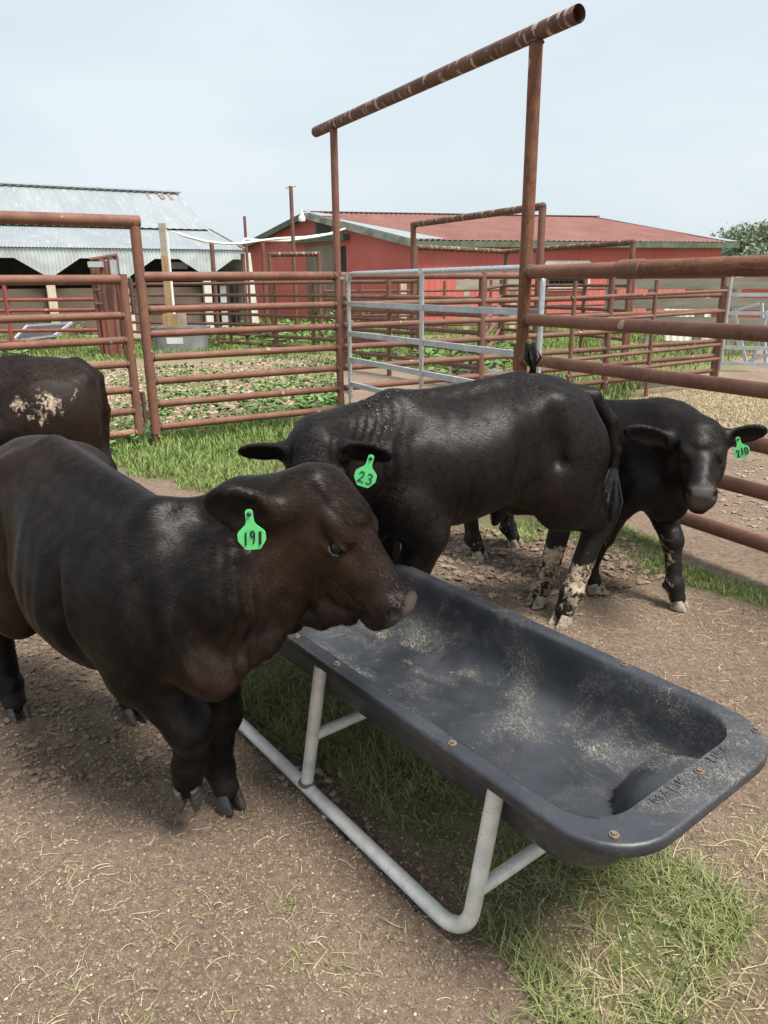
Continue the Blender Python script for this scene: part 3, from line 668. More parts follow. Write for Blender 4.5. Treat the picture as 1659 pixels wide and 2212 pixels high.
def folds(x, y, z):
    d = (x-B.P[0])*B.a[0]+(y-B.P[1])*B.a[1]+(z-B.P[2])*B.a[2]; e = (x-B.P[0])*B.n[0]+(y-B.P[1])*B.n[1]+(z-B.P[2])*B.n[2]
    t = (x-B.O[0])*B.h[0]+(y-B.O[1])*B.h[1]
    g = np.exp(-((t-.24)/.075)**2)*np.clip((1.06-z)/.12, 0, 1)*np.clip((z-.55)/.1, 0, 1)
    f0 = dp(535, 1310, 1.72); s1 = .0055*np.sin((x+.10*y+.018*np.sin(z*11+1)+.006*np.sin(z*37))*2*np.pi/.036)*np.exp(-((x-f0[0])/.055)**2-((z-f0[2])/.17)**2)*np.clip((2.1-y)/.2, 0, 1)+.0012*np.sin((t+.05*np.sin(z*9))*2*np.pi/.05)*g
    g2 = np.exp(-((t-.02)/.13)**2)*np.clip((.62-z)/.1, 0, 1)*np.clip((z-.42)/.06, 0, 1); s2 = .0008*np.sin((z*1.4+t)*2*np.pi/.07)*g2
    g3 = np.exp(-((t+.40)/.30)**2)*np.clip((1.0-z)/.2, 0, 1)*np.clip((z-.5)/.15, 0, 1); s3 = .0016*np.sin((t+.25*z+.05*np.sin(z*13))*2*np.pi/.075)*g3
    g4 = np.clip((d-.10)/.05, 0, 1)*np.clip((.24-d)/.05, 0, 1)*np.clip((-.06-e)/.04, 0, 1)*np.clip((.19+e)/.05, 0, 1); s4 = .0022*np.sin((d+.5*e)*2*np.pi/.03)*g4
    return s1+s2+s3+s4
f.warp(folds, (-1.6, 1.3, .3), (.2, 3, 1.2))
def brown_calf(V):
    x, y, z = B.loc(V); hx = (V-B.P)@B.a; hz = (V-B.P)@B.n
    b = .34*sm(-x, .35, .8)+.12+.85*np.maximum(blob(V, B.q(.12, -.08, -.15), .16), .8*blob(V, B.w(.26, .0, .62), .17))+.5*blob(V, B.q(.25, -.06, -.1), .10)-.5*blob(V, B.w(.02, -.2, .8), .30)+.35*blob(V, B.w(-.5, -.2, .6), .25)
    return np.clip(b*sm(z, .30, .5), 0, 1)
cal = B.finish(f, 'calf', 'dark brown-black calf with green ear tag 191 holding its head over the black feed trough', 'hide_calf', brown_calf,
               lambda V: np.zeros(len(V)), lambda V: .95*blob(V, dp(300, 1050, 2.0), .30)+.5*blob(V, dp(200, 1300, 2.1), .2), 'horn', smooth=2, fur=640000)
ear_tag(cal, dp(538, 1110, 1.642), unit(V3(1, .06, .05)), V3(-.20, 0, -1), .064, '191', .034)
mb = MB()
mb.tube([B.q(.150, -.0985, -.036), B.q(.165, -.1025, -.0435), B.q(.182, -.1005, -.0435), B.q(.195, -.094, -.036)], [.0015, .0032, .0035, .0015], 6); mb.build('eyelid_rim', 'eyelid_rim', cal)
CALF = B

# ---- the bull standing across, head down in the trough
B = Beast((.06, 2.83), (-.84, -.543), S=1.17, LS=.88, hip=1.03, bot=.125, WS=.93); B.slim = .82; B.hooves = []
f = Field((-.68, 2.05, -.02), (1.32, 3.95, 1.36), .0092)
B.torso(f)
B.foreleg(f, 1, (.06, .10)); B.foreleg(f, -1, (-.03, -.13))
B.hindleg(f, 1, None, [B.w(-.84, .13, .86), B.w(-.815, .15, .67), B.w(-1.08, .10, .475), B.w(-.955, .088, .155), B.w(-.915, .085, .062)])
B.hindleg(f, -1, None, [B.w(-.84, -.13, .86), B.w(-.83, -.15, .67), B.w(-1.10, -.13, .47), B.w(-1.02, -.14, .155), B.w(-.98, -.145, .062)])
P = dp(680, 962, 2.52)
B.head(f, P, (-.06, -.50, -.86), 1.06, {1: (dp(735, 968, 2.50), dp(846, 984, 2.46), (-.05, -.85, -.5), .046), -1: (dp(625, 975, 2.52), dp(516, 976, 2.52), (-.1, -.75, -.65), .046)})
f.cone(B.w(-.02, 0, .95), B.w(.22, -.01, .96), .205, .165, .07, B.l, .70)
f.cone(B.w(.22, -.01, .96), B.q(.0, 0, -.11), .165, .115, .07, B.y, .82)
f.cone(B.w(.05, 0, 1.13), B.q(-.05, 0, -.05), .05, .06, .09)
f.cone(B.w(.12, 0, .82), B.q(.10, 0, -.17), .13, .075, .06, B.l, .6)
f.ell(B.w(.17, 0, .68), (.10, .07, .10), [B.h, B.l, V3(0, 0, 1)], .06)
f.cone(B.w(-.60, .02, .70), B.w(-.52, .02, .615), .055, .028, .05); f.cone(B.w(-.52, .02, .64), B.w(-.50, .02, .575), .03, .014, .03)   # sheath
for e in (1, -1):
    f.groove(B.w(-.62, e*.240, 1.06), B.w(-.66, e*.226, .88), .014, .10); f.groove(B.w(-.45, e*.272, .98), B.w(-.40, e*.277, .78), .012, .08)
for e in (1, -1): f.cone(B.w(-.55, e*.12, .73), B.w(-.80, e*.15, .76), .05, .11, .08)                                             # fold of the flank
tp = [B.w(-.90, .01, 1.12), B.w(-1.03, .05, 1.09), B.w(-1.115, .09, .98), B.w(-1.145, .115, .84), B.w(-1.135, .12, .73)]
for i in range(4): f.cone(tp[i], tp[i+1], (.050, .044, .035, .030)[i], (.044, .035, .030, .024)[i], .018)
def folds_b(x, y, z):
    t = (x-B.O[0])*B.h[0]+(y-B.O[1])*B.h[1]
    g = np.exp(-((t-.17)/.10)**2)*np.clip((1.25-z)/.1, 0, 1)*np.clip((z-.7)/.1, 0, 1); g2 = np.exp(-((t+.16)/.09)**2)*np.clip((1.0-z)/.2, 0, 1)*np.clip((z-.62)/.1, 0, 1)
    g3 = np.exp(-((t+.93)/.10)**2)*np.clip((.68-z)/.06, 0, 1)*np.clip((z-.46)/.06, 0, 1)
    return .0026*np.sin((t+.35*z+.012*np.sin(z*29))*2*np.pi/.042)*g+.0020*np.sin((t-.15*z)*2*np.pi/.05)*g2+.004*np.sin((z+.2*t)*2*np.pi/.05)*g3
f.warp(folds_b, (-.5, 2.1, .4), (1.3, 3.9, 1.3))
def mud_b(V):
    x, y, z = B.loc(V); m = sm(-x, .8, .95)*(1-sm(z, .29, .36))*1.0
    m = np.maximum(m, .22*sm(-x, .8, .95)*(1-sm(z, .42, .55))); return m
bul = B.finish(f, 'bull', 'black bull with green ear tag 23 behind the trough, hind legs caked in mud', 'hide_bull',
               lambda V: .10+.6*blob(V, B.w(-.75, -.12, .5), .2)+.35*blob(V, B.w(-.62, .2, .72), .13), mud_b,
               lambda V: np.clip(1.0*blob(V, dp(830, 870, 2.75), .22)+.95*blob(V, dp(1000, 1040, 2.95), .30)+.6*blob(V, dp(860, 1130, 2.65), .15), 0, 1), 'horn_muddy')
ear_tag(bul, dp(801, 990, 2.425), unit(V3(1, -.1, -.30)), V3(.36, -.1, -1), .073, '23', .026)
mb = MB(); sw = [B.w(-1.138, .12, .76), B.w(-1.13, .12, .68), B.w(-1.115, .12, .60), B.w(-1.12, .12, .53), B.w(-1.11, .12, .43)]; mb.tube(sw, [.025, .038, .044, .034, .005], 14)
for i in range(70):
    s0 = RNG.normal(0, .013, 3); s1 = RNG.normal(0, .020, 3); s0 = s0*1.35; a0 = sw[0]-V3(0, 0, .08*RNG.random())+s0*.6
    mb.tube([a0, sw[2]+s0*1.9, sw[3]+s0*1.6, sw[4]+s1*.7+V3(0, 0, RNG.normal(0, .03))], [.006, .007, .006, .001], 5)
mb.build('tail_switch', 'tail_hair', bul)

# ---- the calf behind on the right, looking at the camera
B = Beast((1.31, 3.58), (.70, -.71), S=1.0, LS=.96, hip=.985, bot=.07, WS=.88); B.hooves = []
f = Field((.3, 2.85, -.02), (1.95, 4.75, 1.42), .0078)
B.torso(f)
B.foreleg(f, 1, None, [B.w(.09, .10, .62), B.w(.04, .115, .52), B.w(.165, .055, .335), B.w(.215, .02, .12), B.w(.24, .015, .056)])
B.foreleg(f, -1, (-.20, -.08)); B.hindleg(f, 1, (-.92, .20)); B.hindleg(f, -1, (-.95, -.12))
P = V3(1.448, 3.285, .925)
B.head(f, P, (-.13, -.40, -.20), .88, {-1: (dp(1446, 952, 3.30), dp(1351, 930, 3.33), (-.1, -.95, -.25), .050), 1: (dp(1568, 945, 3.25), dp(1657, 929, 3.20), (.05, -.95, -.2), .044)})
f.cone(B.w(-.02, 0, .80), B.w(.12, -.01, .86), .19, .165, .09, B.l, .74)
f.cone(B.w(.12, -.01, .86), B.q(.03, 0, -.08), .165, .11, .08, B.y, .85)
f.cone(B.w(.04, 0, .97), B.q(-.03, 0, -.03), .05, .055, .09)
f.cone(B.w(.12, 0, .66), B.q(.11, 0, -.16), .145, .075, .08)
f.ell(B.w(.14, 0, .55), (.10, .075, .10), [B.h, B.l, V3(0, 0, 1)], .06)
tb = [B.w(-.97, 0, .93), B.w(-1.02, .02, .985), dp(1150, 815, 4.30), dp(1152, 792, 4.28)]
for i in range(3): f.cone(tb[i], tb[i+1], (.04, .03, .022)[i], (.03, .022, .018)[i], .03)
bk2 = B
def mud_c(V):
    x, y, z = B.loc(V); d = np.hypot(x-.2, y-.03); return np.maximum(.75*(1-sm(d, .10, .14))*(1-sm(z, .34, .42))*np.clip(.35+.9*sm(-(V[:, 0]-1.46), -.03, .05), 0, 1), .55*sm(-x, .8, .9)*(1-sm(z, .3, .4)))
c210 = B.finish(f, 'calf', 'black calf with green ear tag 210 facing the camera from behind the bull', 'hide_bull',
                lambda V: .10+.4*blob(V, B.q(.2, -.07, -.08), .08), mud_c, lambda V: np.zeros(len(V)), 'horn_muddy')
ear_tag(c210, dp(1594, 949, 3.19), unit(V3(1, -.1, .42)), V3(.30, 0, -1), .066, '210', .036)
mb = MB()
for i in range(60):
    s0 = RNG.normal(0, .011, 3); s0[2] = 0; t = RNG.random()
    mb.tube([dp(1151, 795-8*t, 4.28)+s0*.5, dp(1147, 775-6*t, 4.27)+s0*1.6, dp(1144+RNG.normal(0, 3), 738+RNG.random()*14, 4.26)+s0*1.1], [.006, .008, .001], 5)
mb.build('tail_switch', 'tail_hair', c210)
mb = MB(); w0 = B.q(.02, 0, .0)
pass

# ---- rump of the one at the left edge
B = Beast((-2.80, 4.13), (-.955, -.297), S=1.17, LS=1.03, hip=1.02, bot=.06, WS=1.08); B.hooves = []
f = Field((-3.75, 3.4, -.02), (-1.45, 4.95, 1.36), .0125)
B.torso(f)
for e in (1, -1): B.foreleg(f, e, (.03*e, .13*e)); B.hindleg(f, e, (-.95+.05*e, .13*e))
P = B.w(.52, .05, 1.22)
B.head(f, P, B.h*.6-V3(0, 0, .55), 1.05, {e: (P+B.l*e*.09-V3(0, 0, .03), P+B.l*e*.28-V3(0, 0, .05)-B.h*.03, B.h-V3(0, 0, .3), .048) for e in (1, -1)})
f.cone(B.w(-.02, 0, .92), B.w(.22, .02, 1.02), .225, .18, .10, B.l, .7); f.cone(B.w(.22, .02, 1.02), B.q(.02, 0, -.09), .18, .12, .09, B.l, .8)
f.cone(B.w(.05, 0, 1.13), B.q(-.03, 0, -.03), .05, .06, .09); f.cone(B.w(.12, 0, .75), B.q(.1, 0, -.16), .15, .08, .08)
tl = [B.w(-1.02, -.03, 1.15), B.w(-1.12, -.08, 1.06), B.w(-1.14, -.14, .85), B.w(-1.12, -.15, .62)]
for i in range(3): f.cone(tl[i], tl[i+1], (.045, .035, .027)[i], (.035, .027, .02)[i], .03)
m1, m2, m3 = dp(98, 872, 4.25), dp(30, 884, 4.2), dp(165, 850, 4.3)
lft = B.finish(f, 'bull', 'brownish black animal at the left edge with dried mud on its rump', 'hide_left', lambda V: np.clip(.30+.45*blob(V, dp(180, 900, 4.3), .35), 0, 1),
               lambda V: mudspots(V, ((92, 862, .095, .98), (112, 880, .06, .35), (28, 880, .065, .98), (165, 845, .06, .62), (52, 908, .03, .7), (80, 918, .03, .7))), lambda V: np.zeros(len(V)), 'horn')
mb = MB(); mb.tube([B.w(-1.12, -.15, .64), B.w(-1.11, -.15, .5), B.w(-1.10, -.15, .32)], [.02, .04, .004], 10); mb.build('tail_switch', 'tail_hair', lft)
# ------------------------------------------------------------------ feed trough on its pipe frame
TU = unit((.61, -.79)); TN = V3(-TU[1], TU[0], 0)[:2]; SC0, NC0, TA, TB, TZ = -1.728, 1.362, 1.128, .345, .55
def tw(s, n, z): return V3(TU[0]*s+TN[0]*n, TU[1]*s+TN[1]*n, z)
def rrect(a, b, r, NL=44, NS=14, NC=9):
    """rounded rectangle, always the same number of points"""
    r = min(r, a, b); P = []
    cs = [(a-r, b-r, 0), (-(a-r), b-r, 1), (-(a-r), -(b-r), 2), (a-r, -(b-r), 3)]
    for cx, cy, q in cs:
        for i in range(NC): t = math.pi/2*(q+i/(NC-1)); P.append((cx+r*math.cos(t), cy+r*math.sin(t)))
        nx, ny, nq = cs[(q+1) % 4]; n = NL if q % 2 == 0 else NS; t = math.pi/2*(q+1)
        A = (cx+r*math.cos(t), cy+r*math.sin(t)); Bp = (nx+r*math.cos(t), ny+r*math.sin(t))
        for i in range(1, n): P.append((A[0]+(Bp[0]-A[0])*i/n, A[1]+(Bp[1]-A[1])*i/n))
    return P
tro = thing('feed_trough', 'long black plastic feed trough on a pale galvanised pipe frame with skid runners', 'trough', tw(SC0, NC0, 0))
def hump(x, y):   # moulded boss at each end of the floor
    e = TA-.105; t = 1-(abs((abs(x)-e)/.185))**2.4-abs((y-.13)/.165)**2.4
    return .130*np.clip(t, 0, 1)**.42
rings = []   # (inset side, inset end, corner radius, z)
for d, z in ((.012, .522), (.002, .518), (0, .522), (0, .541), (.0025, .546), (.007, .5485), (.009, .5487), (.022, .5487), (.040, .5487), (.042, .5486)): rings.append((d, d if d < .02 else d*1.5+.004, .165-d*.5, z))
for d, e, z, r in ((.048, .096, .5465, .115), (.0525, .1005, .539, .11), (.058, .105, .52, .108), (.066, .110, .48, .105), (.075, .116, .44, .10), (.087, .125, .40, .10), (.106, .140, .372, .10), (.132, .162, .352, .10), (.166, .188, .343, .09)): rings.append((d, e, r, z))
nfl = 11
for i in range(1, nfl+1):
    t = i/nfl; d = .166+(TB-.166-.004)*t; e = .188+(TB-.166)*t*1.0; rings.append((d, e, .09*(1-t)+.002, .343-.008*math.sin(t*1.57)))
def dust_at(x, y, k):
    e_ = float(sm(np.array(abs(x)), .85, 1.08))
    if k <= 3: return .3
    if k < 11: return .14+.62*e_
    if k < 15: return .35+.5*(y > 0)*float(sm(np.array(x), -.4, .1))*(1-.3*e_)          # upper wall
    if k < 19: return 1.0 if y > .1 else .7
    far_ = float(sm(np.array(y), .02, .14)); lf_ = float(sm(np.array(-x), -.45, .15)); return min(1, .36+.55*far_+.45*lf_+.25*e_)
V = []; D = []; F_ = []; UVs = []
for k, (d, e, r, z) in enumerate(rings):
    for x, y in rrect(TA-e, TB-d, r):
        zz = z
        if k >= 14: zz = max(z, .335+hump(x, y)*(1 if k >= 15 else .6))
        V.append(tw(SC0+x, NC0+y, zz)); D.append(dust_at(x, y, k))
n = len(rrect(1, .5, .1))
for k in range(len(rings)-1):
    for j in range(n): F_.append((k*n+j, k*n+(j+1) % n, (k+1)*n+(j+1) % n, (k+1)*n+j))
F_.append(tuple((len(rings)-1)*n+j for j in range(n)))
me = newmesh('tub', V, F_); me.set_sharp_from_angle(angle=math.radians(50)); setattr_pt(me, 'dust', D); tub = link('tub', me, 'black_poly', tro)
V = []; F_ = []; shell = [(.014, .014, .519), (.034, .078, .512), (.050, .094, .48), (.072, .112, .40), (.094, .130, .365), (.120, .150, .342), (.16, .18, .330), (.30, .32, .326)]
for d, e, z in shell:
    for x, y in rrect(TA-e, TB-d, .11 if d > .05 else .16): V.append(tw(SC0+x, NC0+y, z))
for k in range(len(shell)-1):
    for j in range(n): F_.append((k*n+j, (k+1)*n+j, (k+1)*n+(j+1) % n, k*n+(j+1) % n)[::-1])
F_.append(tuple((len(shell)-1)*n+j for j in range(n)))
me = newmesh('outer_shell', V, F_); setattr_pt(me, 'dust', [.42]*len(V)); link('outer_shell', me, 'black_poly', tro)
for s, nn in ((-.668, 1.085), (-.668, 1.40), (-.668, 1.655), (-1.09, 1.041), (-1.577, 1.041), (-1.80, 1.041), (-1.06, 1.684), (-2.2, 1.684), (-2.6, 1.041), (-2.80, 1.36)):
    mb = MB(); mb.tube([tw(s, nn, TZ-.002), tw(s, nn, TZ+.0022)], .0105, 14); mb.tube([tw(s, nn, TZ+.001), tw(s, nn, TZ+.0075)], .0062, 6); mb.build('bolt', 'bolt', tro)
def lettering(txt, org, ax, ay, size, ext, mat, parent, name='lettering', spacing=1.0):
    cu = bpy.data.curves.new('t', 'FONT'); cu.body = txt; cu.size = size; cu.extrude = ext; cu.align_x = 'CENTER'; cu.align_y = 'CENTER'; cu.space_character = spacing; cu.bevel_depth = ext*.35
    o = bpy.data.objects.new('t', cu); COL.objects.link(o); dg = bpy.context.evaluated_depsgraph_get(); me = bpy.data.meshes.new_from_object(o.evaluated_get(dg)); bpy.data.objects.remove(o)
    az = np.cross(ax, ay); me.transform(Matrix(((ax[0], ay[0], az[0], org[0]), (ax[1], ay[1], az[1], org[1]), (ax[2], ay[2], az[2], org[2]), (0, 0, 0, 1)))); me.materials.clear()
    return link(name, me, mat, parent)
tn3 = V3(TN[0], TN[1], 0); tu3 = V3(TU[0], TU[1], 0)
for txt, nn in (('MADE', 1.29), ('USA', 1.498)):
    t = lettering(txt, tw(-.672, nn, TZ-.0012), tn3, -tu3, .040, .0010, 'black_poly', tub, spacing=1.15); setattr_pt(t.data, 'dust', [.45]*len(t.data.vertices))
PR = .0208
def skid(nn, e):
    mb = MB(); p = fillet([tw(-2.53, nn+e*.03, .51), tw(-2.485, nn, PR), tw(-1.012, nn, PR), tw(-.958, nn+e*.03, .51)], .115, 10); q = []
    for a, b in zip(p[:-1], p[1:]): q += sub(a, b, max(1, int(np.linalg.norm(b-a)/.05)))[:-1]
    mb.tube(q+[p[-1]], PR, 16); mb.build('skid_runner', 'frame_pipe', tro)
    mb = MB(); mb.tube(sub(tw(-1.765, nn, PR), tw(-1.665, nn+e*.012, .51), 6), PR*.98, 16); mb.build('leg', 'frame_pipe', tro)
skid(1.03, 1); skid(1.69, -.12)
for s0, z in ((-.984, .200), (-1.722, .235), (-2.505, .20)):
    mb = MB(); mb.tube(sub(tw(s0, 1.04, z), tw(s0, 1.675, z), 6), PR*.85, 14); mb.build('brace', 'frame_pipe', tro)
mb = MB(); mb.ball(tw(-1.762, 1.03, PR*1.9), (.03, .03, .012), 12, 6); mb.build('weld_bead', 'bolt', tro)

# ------------------------------------------------------------------ pipe fences
G = V3(-2.376, 7.559, 0); D2 = V3(.863, .505, 0); M = V3(-.498, 8.656, 0); D1 = V3(-.471, .882, 0); RPOST = V3(1.069, 5.719, 0)
def zat(px, py, p0, d): return onplane(px, py, p0, d)[2]
def at_x(px, p0, d, py=700): p = onplane(px, py, p0, d); return V3(p[0], p[1], 0)
def pipe(name, a, b, r, mat, parent, n=8, seg=14): mb = MB(); mb.tube(sub(a, b, n), r, seg, u0=random.random()*9); return mb.build(name, mat, parent)
def post(p, z, r, mat, parent, cap=True, z0=-.05): return pipe('post', p+V3(0, 0, z0), p+V3(0, 0, z), r, mat, parent, 10)
def weld(p, d, r, parent):
    mb = MB(); T = unit(d); a = V3(0, 0, 1); b = np.cross(T, a); ring = [np.array(p)+(a*math.cos(t)+b*math.sin(t))*r for t in np.linspace(0, 2*math.pi, 15)]
    mb.tube([q+RNG.normal(0, .0015, 3) for q in ring], .0065, 6, False); return mb.build('weld_bead', 'weld', parent)
ZL = [1.68, 1.367, 1.128, .893, .655, .42, .18]
# left panel
lf = thing('pipe_fence', 'brown rusty seven-rail pipe panel left of the galvanised gate', 'fence', G+D2*1.0, 'rusty pipe fencing')
for i, z in enumerate(ZL):
    pipe('rail', G+D2*.03+V3(0, 0, z), M-D2*.02+V3(0, 0, z), .046 if i == 0 else .037, 'rust', lf, 12)
    if i: weld(G+D2*.055+V3(0, 0, z), D2, .040, lf)
    weld(M-D2*.055+V3(0, 0, z), D2, .042 if i else .05, lf)
# left gate frame with the overhead bar
gf = thing('gate_frame', 'low rusty pipe gateway with a level overhead bar at the left', 'gate frame', G, 'overhead pipe frames')
GL = G-D2*3.3
mb = MB(); mb.tube(sub(G+V3(0, 0, -.05), G+V3(0, 0, 2.14), 14), .050, 16); mb.build('post', 'rust', gf)
mb = MB(); mb.tube(sub(GL+V3(0, 0, -.05), GL+V3(0, 0, 2.14), 14), .050, 16); mb.build('post', 'rust', gf)
mb = MB(); p = fillet([G+V3(0, 0, 2.0), G+V3(0, 0, 2.185), GL+V3(0, 0, 2.185), GL+V3(0, 0, 2.0)], .012, 2); mb.tube(sub(G+D2*.05+V3(0, 0, 2.185), GL+V3(0, 0, 2.185), 12), .056, 16, u0=3.1); mb.ball(G+V3(0, 0, 2.175), (.056, .056, .064), 16, 10); mb.build('overhead_bar', 'rust', gf)
mb = MB(); mb.tube([G+V3(0, 0, .20), G+V3(0, 0, .20), G+V3(0, 0, .38), G+V3(0, 0, .38)], [.05, .057, .057, .05], 16); mb.build('sleeve', 'rust', gf)
# left pipe gate, standing a little open
dg = unit(V3(-.80, -.60, 0)); GH = G+dg*.17+V3(0, -.01, 0)
lg = thing('pipe_gate', 'rusty pipe gate hung on the left gateway, bottom bar flaking orange', 'gate', GH)
zs = [zat(x, y, GH, dg) for x, y in ((274, 604), (281, 681), (288, 734), (295, 785), (300, 840), (305, 886), (312, 931))]
mb = MB(); mb.tube(sub(GH+V3(0, 0, zs[-1]-.02), GH+V3(0, 0, zs[0]+.05), 10), .044, 14); mb.build('stile', 'rust', lg)
for i, z in enumerate(zs):
    pipe('rail', GH+dg*.03+V3(0, 0, z), GH+dg*3.0+V3(0, 0, z), .046 if i == 0 else .036, 'rust_flaky' if i == 6 else 'rust', lg, 12)
    if i: weld(GH+dg*.052+V3(0, 0, z), dg, .039, lg)
mb = MB(); mb.tube(sub(GH+dg*3.0+V3(0, 0, zs[-1]-.02), GH+dg*3.0+V3(0, 0, zs[0]+.05), 10), .044, 14); mb.build('stile', 'rust', lg)
for z in (1.50, .40):
    mb = MB(); mb.tube([GH-dg*.075+V3(0, 0, z-.16), GH-dg*.075+V3(0, 0, z+.16)], .022, 10); mb.box(GH-dg*.03+V3(0, 0, z+.10), dg*.05, V3(0, .006, 0), V3(0, 0, .03)); mb.box(GH-dg*.11+V3(0, 0, z-.06), dg*.05, V3(0, .006, 0), V3(0, 0, .03)); mb.build('hinge', 'weld', lg)
# tall frame over the galvanised gate
tf = thing('gate_frame', 'tallest rusty pipe gateway with a long overhead bar ringed by pale rub marks', 'gate frame', M, 'overhead pipe frames')
ZB = 3.20
post(M, ZB-.03, .041, 'rust', tf); post(RPOST, ZB-.03, .047, 'rust_orange', tf)
ca = at_x(682, M, D1, 275); cb = at_x(1250, M, D1, 47)
mb = MB(); mb.pipe_open(ca+V3(0, 0, ZB+.015), cb+V3(0, 0, ZB+.015), .055); mb.build('overhead_bar', 'rust_ring', tf)
mb = MB(); r_ = [RPOST+V3(.05*math.cos(t), .05*math.sin(t), ZB-.045) for t in np.linspace(0, 2*math.pi, 15)]; mb.tube(r_, .008, 6, False); mb.build('weld_bead', 'weld', tf)
# right fence
rf = thing('pipe_fence', 'thick orange-brown pipe fence running towards the viewer at right, top rail sleeved', 'fence', RPOST-D1*1.5, 'rusty pipe fencing')
Z1 = [1.667, 1.326, 1.033, .742, .49, .205]; RE_ = RPOST-D1*4.4
for i, z in enumerate(Z1):
    r = .043 if i else .047
    pipe('rail', RPOST-D1*.02+V3(0, 0, z), RE_+V3(0, 0, z), r, 'rust', rf, 24, 16); weld(RPOST-D1*.056+V3(0, 0, z), D1, r+.004, rf)
cs = at_x(1375, RPOST, D1, 590); j0 = RPOST+(-D1)*float((cs-RPOST)@(-D1))
mb = MB(); zz = V3(0, 0, Z1[0]); mb.tube([j0+D1*.16+zz, j0+D1*.13+zz, j0-D1*.05+zz, j0-D1*.055+zz], [.048, .058, .060, .053], 16); mb.build('sleeve', 'rust', rf)
mb = MB(); mb.tube(sub(j0-D1*.05+zz, RE_+zz, 16), .053, 16, u0=4); mb.build('rail', 'rust_orange', rf)
post(RE_, 1.75, .05, 'rust', rf)
for px, y in ((1690, 800),): pass
# galvanised gate
off = D2*.085; GA = M+off-D1*.10; gd = -D1
gg = thing('galvanized_gate', 'shiny galvanised five-bar gate with rounded corners, closed behind the tall pipe gateway', 'gate', GA+gd*1.5)
p1 = at_x(1170, GA, gd, 650); LG = float((p1-GA)@gd); zt = zat(770, 591, GA, gd); zbt = .28
q = .021; mb = MB(); path = fillet([GA+V3(0, 0, zbt-.06), GA+V3(0, 0, zt), GA+gd*LG+V3(0, 0, zt), GA+gd*LG+V3(0, 0, zbt-.06)], .14, 8)
mb.tube(path, .024, 12); mb.build('outer_frame', 'galv_shiny', gg)
gz = [zat(750, y, GA, gd) for y in (656.5, 719.5, 775, 827)]
for z in gz: mb = MB(); mb.bar(GA+gd*.02+V3(0, 0, z), GA+gd*(LG-.02)+V3(0, 0, z), .030, .052); mb.build('rail', 'galv', gg, smooth=False)
v0 = at_x(915, GA, gd, 650)
mb = MB(); mb.bar(v0+V3(0, 0, .2)-D2*.02, v0+V3(0, 0, zt-.01)-D2*.02, .05, .02, D2); mb.build('upright', 'galv_shiny', gg, smooth=False)
mb = MB(); mb.box(v0+V3(0, 0, zt)-D2*.028, gd*.035, D2*.012, V3(0, 0, .022)); mb.build('bracket', 'galv_shiny', gg, smooth=False)
for z in (gz[0]+.28, gz[3]-.1):
    mb = MB(); mb.tube([GA+V3(0, 0, z-.03), GA+V3(0, 0, z+.03)], .036, 12); mb.bar(GA+V3(0, 0, z), M+V3(0, 0, z), .02, .03); mb.build('hinge', 'galv_shiny', gg, smooth=False)
lp = thing('latch_plate', 'rusty square latch plate with chain beside the thickest upright', 'latch', RPOST+V3(0, 0, 1))
mb = MB(); c0 = at_x(1104, RPOST, D1, 770); mb.box((c0+RPOST)/2*V3(1, 1, 0)+V3(0, 0, 1.03)+D2*.02, (RPOST-c0)*.5+D1*.12, D2*.005, V3(0, 0, .10)); mb.build('plate', 'rust_orange', lp, smooth=False)
mb = MB()
for i in range(7):
    c = RPOST+D1*(.06+.05*i)+V3(0, 0, .905-.012*math.sin(i))-D2*.03; t = [c+D1*.026*math.cos(a)+(V3(0, 0, 1) if i % 2 else D2)*.014*math.sin(a) for a in np.linspace(0, 2*math.pi, 13)]; mb.tube(t, .005, 6, False)
mb.build('chain', 'galv_shiny', lp)
# the line of the left panel carries on behind the gate to the right
ff = thing('pipe_fence', 'rusty pipe fence seen behind the galvanised gate, running off to the right', 'fence', M+D2*3.5, 'rusty pipe fencing')
ps = [at_x(x, M, D2) for x in (1040, 1315, 1553)]; E_ = ps[-1]
for i, z in enumerate(ZL): pipe('rail', M+D2*.03+V3(0, 0, z), E_+V3(0, 0, z*(1 if i else .985)), .043 if i == 0 else .036, 'rust_far', ff, 10, 10)
for p in ps: post(p, 1.72, .046, 'rust_far', ff)
pp = thing('fence_panel', 'thin-railed rusty panel tied to the pipe fence at the right', 'fence panel', at_x(1400, M, D2))
Q0 = M-D1*.55; pa, pb, pc = (at_x(x, Q0, D2) for x in (1237, 1410, 1562))
for z in (1.44, 1.15, .66, .45): pipe('rail', pa-D2*.05+V3(0, 0, z-.05), pc+V3(0, 0, z), .026, 'rust_far', pp, 8, 10)
for p, z in ((pa, 1.6), (pb, 1.6), (pc, 1.5)): post(p, z, .028, 'rust_far', pp)
# overhead alley braces further back
def frame(label, pts, zt, r, mat='rust_ring', extra=None):
    o = thing('overhead_frame', label, 'pipe frame', pts[0]*V3(1, 1, 0), 'overhead pipe frames')
    for p in pts: post(p*V3(1, 1, 0), zt-.02, r, 'rust_far', o)
    for a, b in zip(pts[:-1], pts[1:]): pipe('overhead_bar', a*V3(1, 1, 0)+V3(0, 0, zt), b*V3(1, 1, 0)+V3(0, 0, zt), r, mat, o, 8, 12)
    for p in (pts[0], pts[-1]): mb = MB(); mb.ball(p*V3(1, 1, 0)+V3(0, 0, zt), r*1.03, 12, 8); mb.build('elbow', mat, o)
    return o
frame('rusty pipe frame rising behind the galvanised gate in front of the red roof', [dp(893, 487, 16.6), dp(1172, 452, 12.9)], 2.77, .062)
frame('lower rusty pipe frame bent along the red barn wall', [dp(897, 533, 16.8), dp(1094, 543, 19.8), dp(1368, 524, 15.6)], 2.33, .058)
